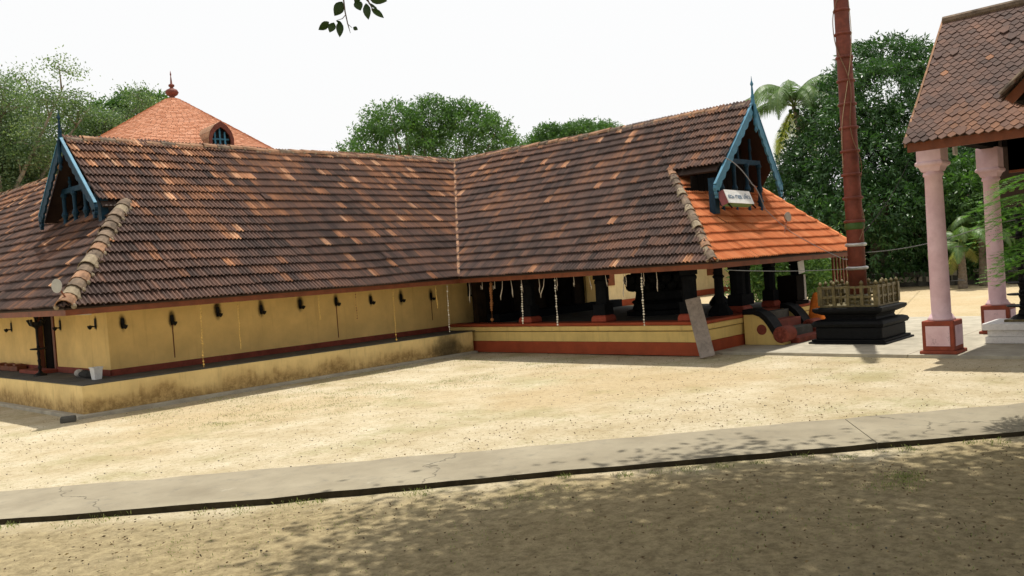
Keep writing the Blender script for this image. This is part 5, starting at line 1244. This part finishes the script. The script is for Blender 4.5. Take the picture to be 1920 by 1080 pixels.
# coconut palm
def palm(base, top, nf, L, name, label, seed, old=4):
    r = random.Random(seed); t = thing(name, label, 'palm', base); bk_ = M_barkp if name[0] == 'c' else M_bark; b, tp = Vector(base), Vector(top); m = MB(); n = 24; P_ = []; R_ = []
    for i in range(n+1):
        f = i/n; P_.append(b.lerp(tp, f)+Vector((0.5*math.sin(f*2.6), 0, 0))*min(1, tp.z/9)); R_.append((0.20-0.09*f)*(1+0.10*(i % 2)))
    P_[-1] = tp.copy(); m.tube(P_, R_, 10); m.build('trunk', bk_, t)
    for k in range(nf):
        az = 2*math.pi*k/nf+r.uniform(-.25, .25); el = r.uniform(0.15, 1.4) if k >= old else r.uniform(-0.7, -0.15); Lf = L*r.uniform(0.8, 1.1)
        h = Vector((math.cos(az), math.sin(az), 0)); pts = []; p = tp.copy(); ns = 16; e = el
        for i in range(ns+1):
            pts.append(p.copy()); e -= (0.075+0.05*max(0, el))*(0.5+i/ns*1.3)*(1.2 if el > 0 else 0.6); e = max(e, -1.45); p = p+(h*math.cos(e)+Vector((0, 0, math.sin(e))))*Lf/ns
        mm = MB().tube(pts, [0.035*(1-0.85*i/ns) for i in range(ns+1)], 5, t=0.9 if k < old else 0.7)
        Pb = []; Dd = []; sd = h.cross(Vector((0, 0, 1)))
        for i in range(2, ns):
            for q in range(5):
                a = pts[i].lerp(pts[i+1], q/5); ax_ = (pts[i+1]-pts[i]).normalized()
                for s2 in (-1, 1):
                    dl_ = (sd*s2*0.9+ax_*0.55+Vector((0, 0, -0.45+r.uniform(-.2, .1)))).normalized(); ll = Lf*0.19*math.sin(math.pi*min(1, (i+q/5)/ns*0.9+0.12))*r.uniform(.85, 1.1)+0.08
                    w = dl_.cross(ax_).normalized()*0.0+ax_*0.022; e1 = a+dl_*ll*0.5-Vector((0, 0, 0.0)); e2 = a+dl_*ll-Vector((0, 0, ll*0.28))
                    mm.add([a-w, a+w, e1+w, e1-w, e2], [(0, 1, 2, 3), (3, 2, 4)], 0, (0.92 if k < old else 0.35)+r.uniform(-.2, .15))
        mm.build('frond', M_frond, t, fix=False)
    for k in range(5): MB().sphere(tp+Vector((0.22*math.cos(k*1.3), 0.22*math.sin(k*1.3), -0.25)), 0.12, 8, 6).build('coconut', M_leafm, t)
q = P2W(1488, 200, 53); palm((q[0]+0.5, q[1], 0), q, 24, 4.5, 'coconut_palm', 'coconut palm above the mango crown between gable and flagstaff', 4, 5)
q = P2W(1800, 450, 44); palm((q[0], q[1], 0), (q[0], q[1], 2.0), 10, 2.2, 'young_palm', 'young low palm between the two pink columns', 8, 2)
q = P2W(1838, 430, 46); palm((q[0], q[1], 0), (q[0], q[1], 2.6), 9, 2.2, 'young_palm', 'taller young palm just left of the farther pink column', 9, 2)

# ------------------------------------------------------------ feathery sapling at the right frame edge
SX, SY = 12.0, 2.2
SP = thing('feathery_sapling', 'bright green feathery-leaved sapling reaching in at the right frame edge', 'sapling', (SX, SY, 0))
MB().tube([(SX, SY, -0.05), (SX+0.05, SY, 1.2), (SX, SY+0.03, 2.4), (SX, SY, 3.4)], [0.05, 0.04, 0.028, 0.012], 8).build('trunk', M_bark, SP)
r = random.Random(2)
def pinnate(m, a, h, L, seed, fall=0.5):
    pts = []; p = Vector(a); e = r.uniform(0.2, 0.5)
    for i in range(11):
        pts.append(p.copy()); e -= fall/10*2.2; p = p+(h*math.cos(e)+Vector((0, 0, math.sin(e))))*L/10
    m.tube(pts, [0.006*(1-0.08*i) for i in range(11)], 4)
    sd = h.cross(Vector((0, 0, 1))).normalized()
    for i in range(2, 10):
        for s2 in (-1, 1):
            ln = L*0.34*math.sin(math.pi*(i+1)/12); dv = (sd*s2+h*0.55+Vector((0, 0, -0.15))).normalized(); q0_ = pts[i]; ns = 12
            for k in range(ns):
                a2 = q0_+dv*ln*(k+0.5)/ns; 
                for s3 in (-1, 1):
                    l2 = 0.030; d3 = (h*s3*0.8+dv*0.5+Vector((0, 0, r.uniform(-.2, .1)))).normalized(); w = dv*0.0065
                    m.add([a2-w, a2+w, a2+d3*l2+w*0.6, a2+d3*l2-w*0.6], [(0, 1, 2, 3)], 0, r.uniform(0.1, 1))
for k in range(30):
    m = MB(); z = r.uniform(1.75, 3.0); az = math.radians(r.uniform(60, 130)) if k < 20 else r.uniform(0, 6.28); h = Vector((math.cos(az), math.sin(az), 0))
    pinnate(m, (SX+r.uniform(-.1, .1), SY+0.02, z), h, r.uniform(0.75, 1.15) if k < 20 else 0.8, k); m.build('frond', M_fern, SP, fix=False)

# ------------------------------------------------------------ overhanging shade tree behind and above the camera
base = (-1.2, -5.2, 0); b = Vector(base)
ST = thing('shade_tree', 'large shade tree whose leafy branches hang over the near ground', 'tree', base)
cro = Vector((-0.6, -3.8, 4.2)); MB().tube([b-Vector((0, 0, .1)), b+Vector((0.1, 0.4, 2)), cro], [0.55, 0.42, 0.36], 14).build('trunk', M_bark, ST, smooth=True)
r = random.Random(11); tips = []; m = MB()
def sh(gx_, gy_, z): return Vector((gx_+KX*z, gy_+KY*z, z))
spots = []
for _ in range(2300):
    gx_, gy_ = r.uniform(-5.0, 11.5), r.uniform(-7, 8.2)
    lim = 11.6+0.5*math.sin(gx_*1.7)+(0.5 if gx_ > 6.5 else 0)          # shade edge: x+y about 11.6
    if gx_+gy_ > lim: continue
    if gx_ < 4.0 and gy_ > 3.0: continue
    if gx_ < 5.0 and gx_+gy_ > 10.0: continue
    z = r.uniform(7.0, 9.6); spots.append(sh(gx_, gy_, z))
spots = spots[:560]
for i, e in enumerate(spots):
    if i % 3 == 0:
        mid = cro.lerp(e, 0.5)+Vector((0, 0, 1.6)); m.tube([cro, cro.lerp(mid, 0.5)+Vector((0, 0, 0.8)), mid, mid.lerp(e, 0.6)+Vector((0, 0, 0.4)), e], [0.16, 0.11, 0.08, 0.05, 0.015], 6)
m.build('limb', M_bark, ST, smooth=True)
T = np.array([tuple(q) for q in spots]); per = 430; n = len(T)*per
C = np.repeat(T, per, 0)+rng.normal(0, 1, (n, 3))*np.array([0.7, 0.7, 0.4]); C[:, 2] = np.maximum(C[:, 2], 6.4+0.06*C[:, 0])
V, F_, ti = leaves(C, unit(n), 0.19*rng.uniform(.7, 1.3, n), 0.11, rng.uniform(0, 1, n)); fast_mesh('crown', V, F_, ti, M_twigleaf, ST, base)
# the low sprig that dips into the top of the picture
D0 = 3.9
def at(pxx, pyy, d=D0): return Vector(P2W(pxx, pyy, d))
tw = MB(); tw.tube([cro, Vector((0.6, -0.6, 5.4)), Vector((1.8, 1.8, 5.2)), at(655, -260, 3.9)], [0.07, 0.05, 0.03, 0.012], 7)
tw.tube([at(655, -260), at(640, -120), at(644, -2), at(647, 22), at(652, 45), at(657, 62)], [0.012, 0.006, 0.0035, 0.003, 0.0025, 0.001], 6)
tw.tube([at(655, -260), at(680, -130), at(684, -40), at(687, -5), at(700, 20, 3.88)], [0.012, 0.006, 0.005, 0.004, 0.002], 6)
tw.tube([at(647, 29), at(642, 35), at(632, 38)], [0.002, 0.0018, 0.001], 5); tw.tube([at(653, 46), at(660, 52)], [0.0018, 0.001], 5)
tw.tube([at(687, 0), at(695, 8), at(706, 14)], [0.003, 0.002, 0.001], 5)
tw.build('twig', M_bark, ST)
def big_leaf(p0, p1, w, roll=0.0, d0=D0, d1=D0, t=0.5):
    a, b2 = at(*p0, d0), at(*p1, d1); d = b2-a; L = d.length; d.normalize(); vw = (a-Vector((0, 0, H))).normalized(); s0 = d.cross(vw).normalized()
    nrm = s0.cross(d); s0 = s0*math.cos(roll)+nrm*math.sin(roll); nrm = s0.cross(d); w = w/F_PX*D0
    V = []; prof = [(0, 0.03), (0.12, 0.5), (0.3, 0.92), (0.5, 1.0), (0.7, 0.78), (0.86, 0.42), (0.95, 0.16), (1.0, 0.01)]
    for f, k in prof:
        c_2 = a+d*L*f+nrm*(-0.12*L*math.sin(math.pi*f)); V += [c_2-s0*w/2*k+nrm*w*0.12*k, c_2, c_2+s0*w/2*k+nrm*w*0.12*k]
    F = [(3*i+j, 3*i+j+1, 3*i+j+4, 3*i+j+3) for i in range(len(prof)-1) for j in range(2)]
    MB().add(V, F, 0, t).build('leaf', M_twigleaf, ST, smooth=True, fix=False)
for l in (((642, 3), (627, 30), 20, 0.2), ((617, 41), (597, 56), 16, 0.5), ((626, 42), (618, 61), 15, -0.3), ((637, 39), (637, 70), 14, 0.1), ((630, 38), (643, 48), 8, 0.9), ((662, 51), (671, 56), 8, 0.2),
          ((668, 0), (676, 20), 17, 0.2), ((686, 6), (691, 37), 15, -0.2), ((696, 16), (720, 34), 12, 0.4), ((690, 5), (709, 19), 5, 0.2), ((690, -8), (726, 2), 22, 0.1), ((672, -14), (666, 8), 15, 0.5), ((636, -30), (622, -8), 18, 0), ((700, -30), (722, -12), 18, 0.3)):
    big_leaf(*l[:3], l[3], t=random.random())

# ------------------------------------------------------------ litter, pebbles and grass on the sand
def scatter(n, region, name, mat, L, W_, tint, label, up=0.15, z=0.012):
    x0, x1, y0, y1 = region; P_ = np.c_[rng.uniform(x0, x1, n*3), rng.uniform(y0, y1, n*3), np.full(n*3, z)]
    dens = np.array([vnoise(a, b_, 2.2, 4)*0.7+0.3*vnoise(a, b_, 0.6, 7) for a, b_ in P_[:, :2]]); ok = rng.uniform(0, 1, n*3) < dens**1.6*1.3
    s = P_[:, 0]+P_[:, 1]; ok &= ~((s > 13.0) & (s < 15.5)); ok &= ~((P_[:, 0] > XPL-0.1) & (P_[:, 1] > YP-0.1)) & ~((P_[:, 0] > XPR-0.1) & (P_[:, 1] > YPR-0.1)) & ~((P_[:, 0] > 17.8) & (P_[:, 0] < 24.3))
    P_ = P_[ok][:n]; m_ = len(P_); D = unit(m_)*np.array([1, 1, 0])+np.array([0, 0, 1])*np.abs(rng.normal(0, up, m_))[:, None]
    V, F_, ti = leaves(P_, D, L*rng.uniform(.5, 1.4, m_), W_, np.clip(rng.normal(tint, 0.25, m_), 0, 1)); o = fast_mesh(name, V, F_, ti, mat); tag(o, label, 'litter'); o['kind'] = 'stuff'; return o
scatter(6500, (1, 18, -1, 18.5), 'leaf_litter', M_litter, 0.026, 0.012, 0.45, 'scattered dry leaves and twigs on the sand')
scatter(2500, (1, 13, -3, 9), 'near_litter', M_litter, 0.035, 0.018, 0.5, 'small dry leaves on the near shaded earth')
def grass(n, cents, name, label, h=0.07):
    P_ = []
    for (x, y, s, k) in cents: P_.append(np.c_[rng.normal(x, s, k), rng.normal(y, s, k), np.full(k, 0.0)])
    P_ = np.concatenate(P_); m_ = len(P_); D = unit(m_)*np.array([.6, .6, 0])+np.array([0, 0, 1.0]); V, F_, ti = leaves(P_, D, h*rng.uniform(.4, 1.3, m_), 0.008, rng.uniform(0, 1, m_), 0.2)
    o = fast_mesh(name, V, F_, ti, M_grass); tag(o, label, 'grass'); o['kind'] = 'stuff'
ce = []
for i in range(75):
    f = random.random(); p = A[int(f*100)+15]; ce.append((p[0]-0.07-abs(random.gauss(0, 0.12)), p[1]-0.07-abs(random.gauss(0, 0.12)), random.uniform(0.03, 0.12), random.randint(15, 60)))
grass(0, ce, 'edge_grass', 'short grass tufts along the near edge of the cement path', 0.055)
ce = []
for i in range(260):
    gx_, gy_ = random.uniform(7, 16.5), random.uniform(12.5, 17.2)
    if vnoise(gx_, gy_, 1.6, 2) < 0.42: continue
    ce.append((gx_, gy_, random.uniform(0.08, 0.3), random.randint(15, 50)))
for i in range(120): ce.append((random.uniform(2.5, 8.5), random.uniform(1.5, 8), random.uniform(0.1, 0.3), random.randint(8, 30)))
ce = [q for q in ce if not 12.6 < q[0]+q[1] < 15.8]
for i in range(10): ce.append((8.55+random.gauss(0, .15), 3.05+random.gauss(0, .12), 0.09, 60))
grass(0, ce, 'sparse_grass', 'sparse short grass scattered over the sandy court', 0.035)
# pebbles
m = MB()
for i in range(700):
    x, y = random.uniform(2, 17), random.uniform(1, 17.3)
    if 12.8 < x+y < 15.6: continue
    s = random.uniform(0.003, 0.008); m.obox((x, y, s*0.3), (s, s*0.3, 0), (-s*0.3, s*0.8, 0), (0, s*0.1, s*0.6))
o = tag(m.build('pebbles', M_greyl, fix=False), 'tiny dark pebbles and clods on the sand', 'pebbles'); o['kind'] = 'stuff'
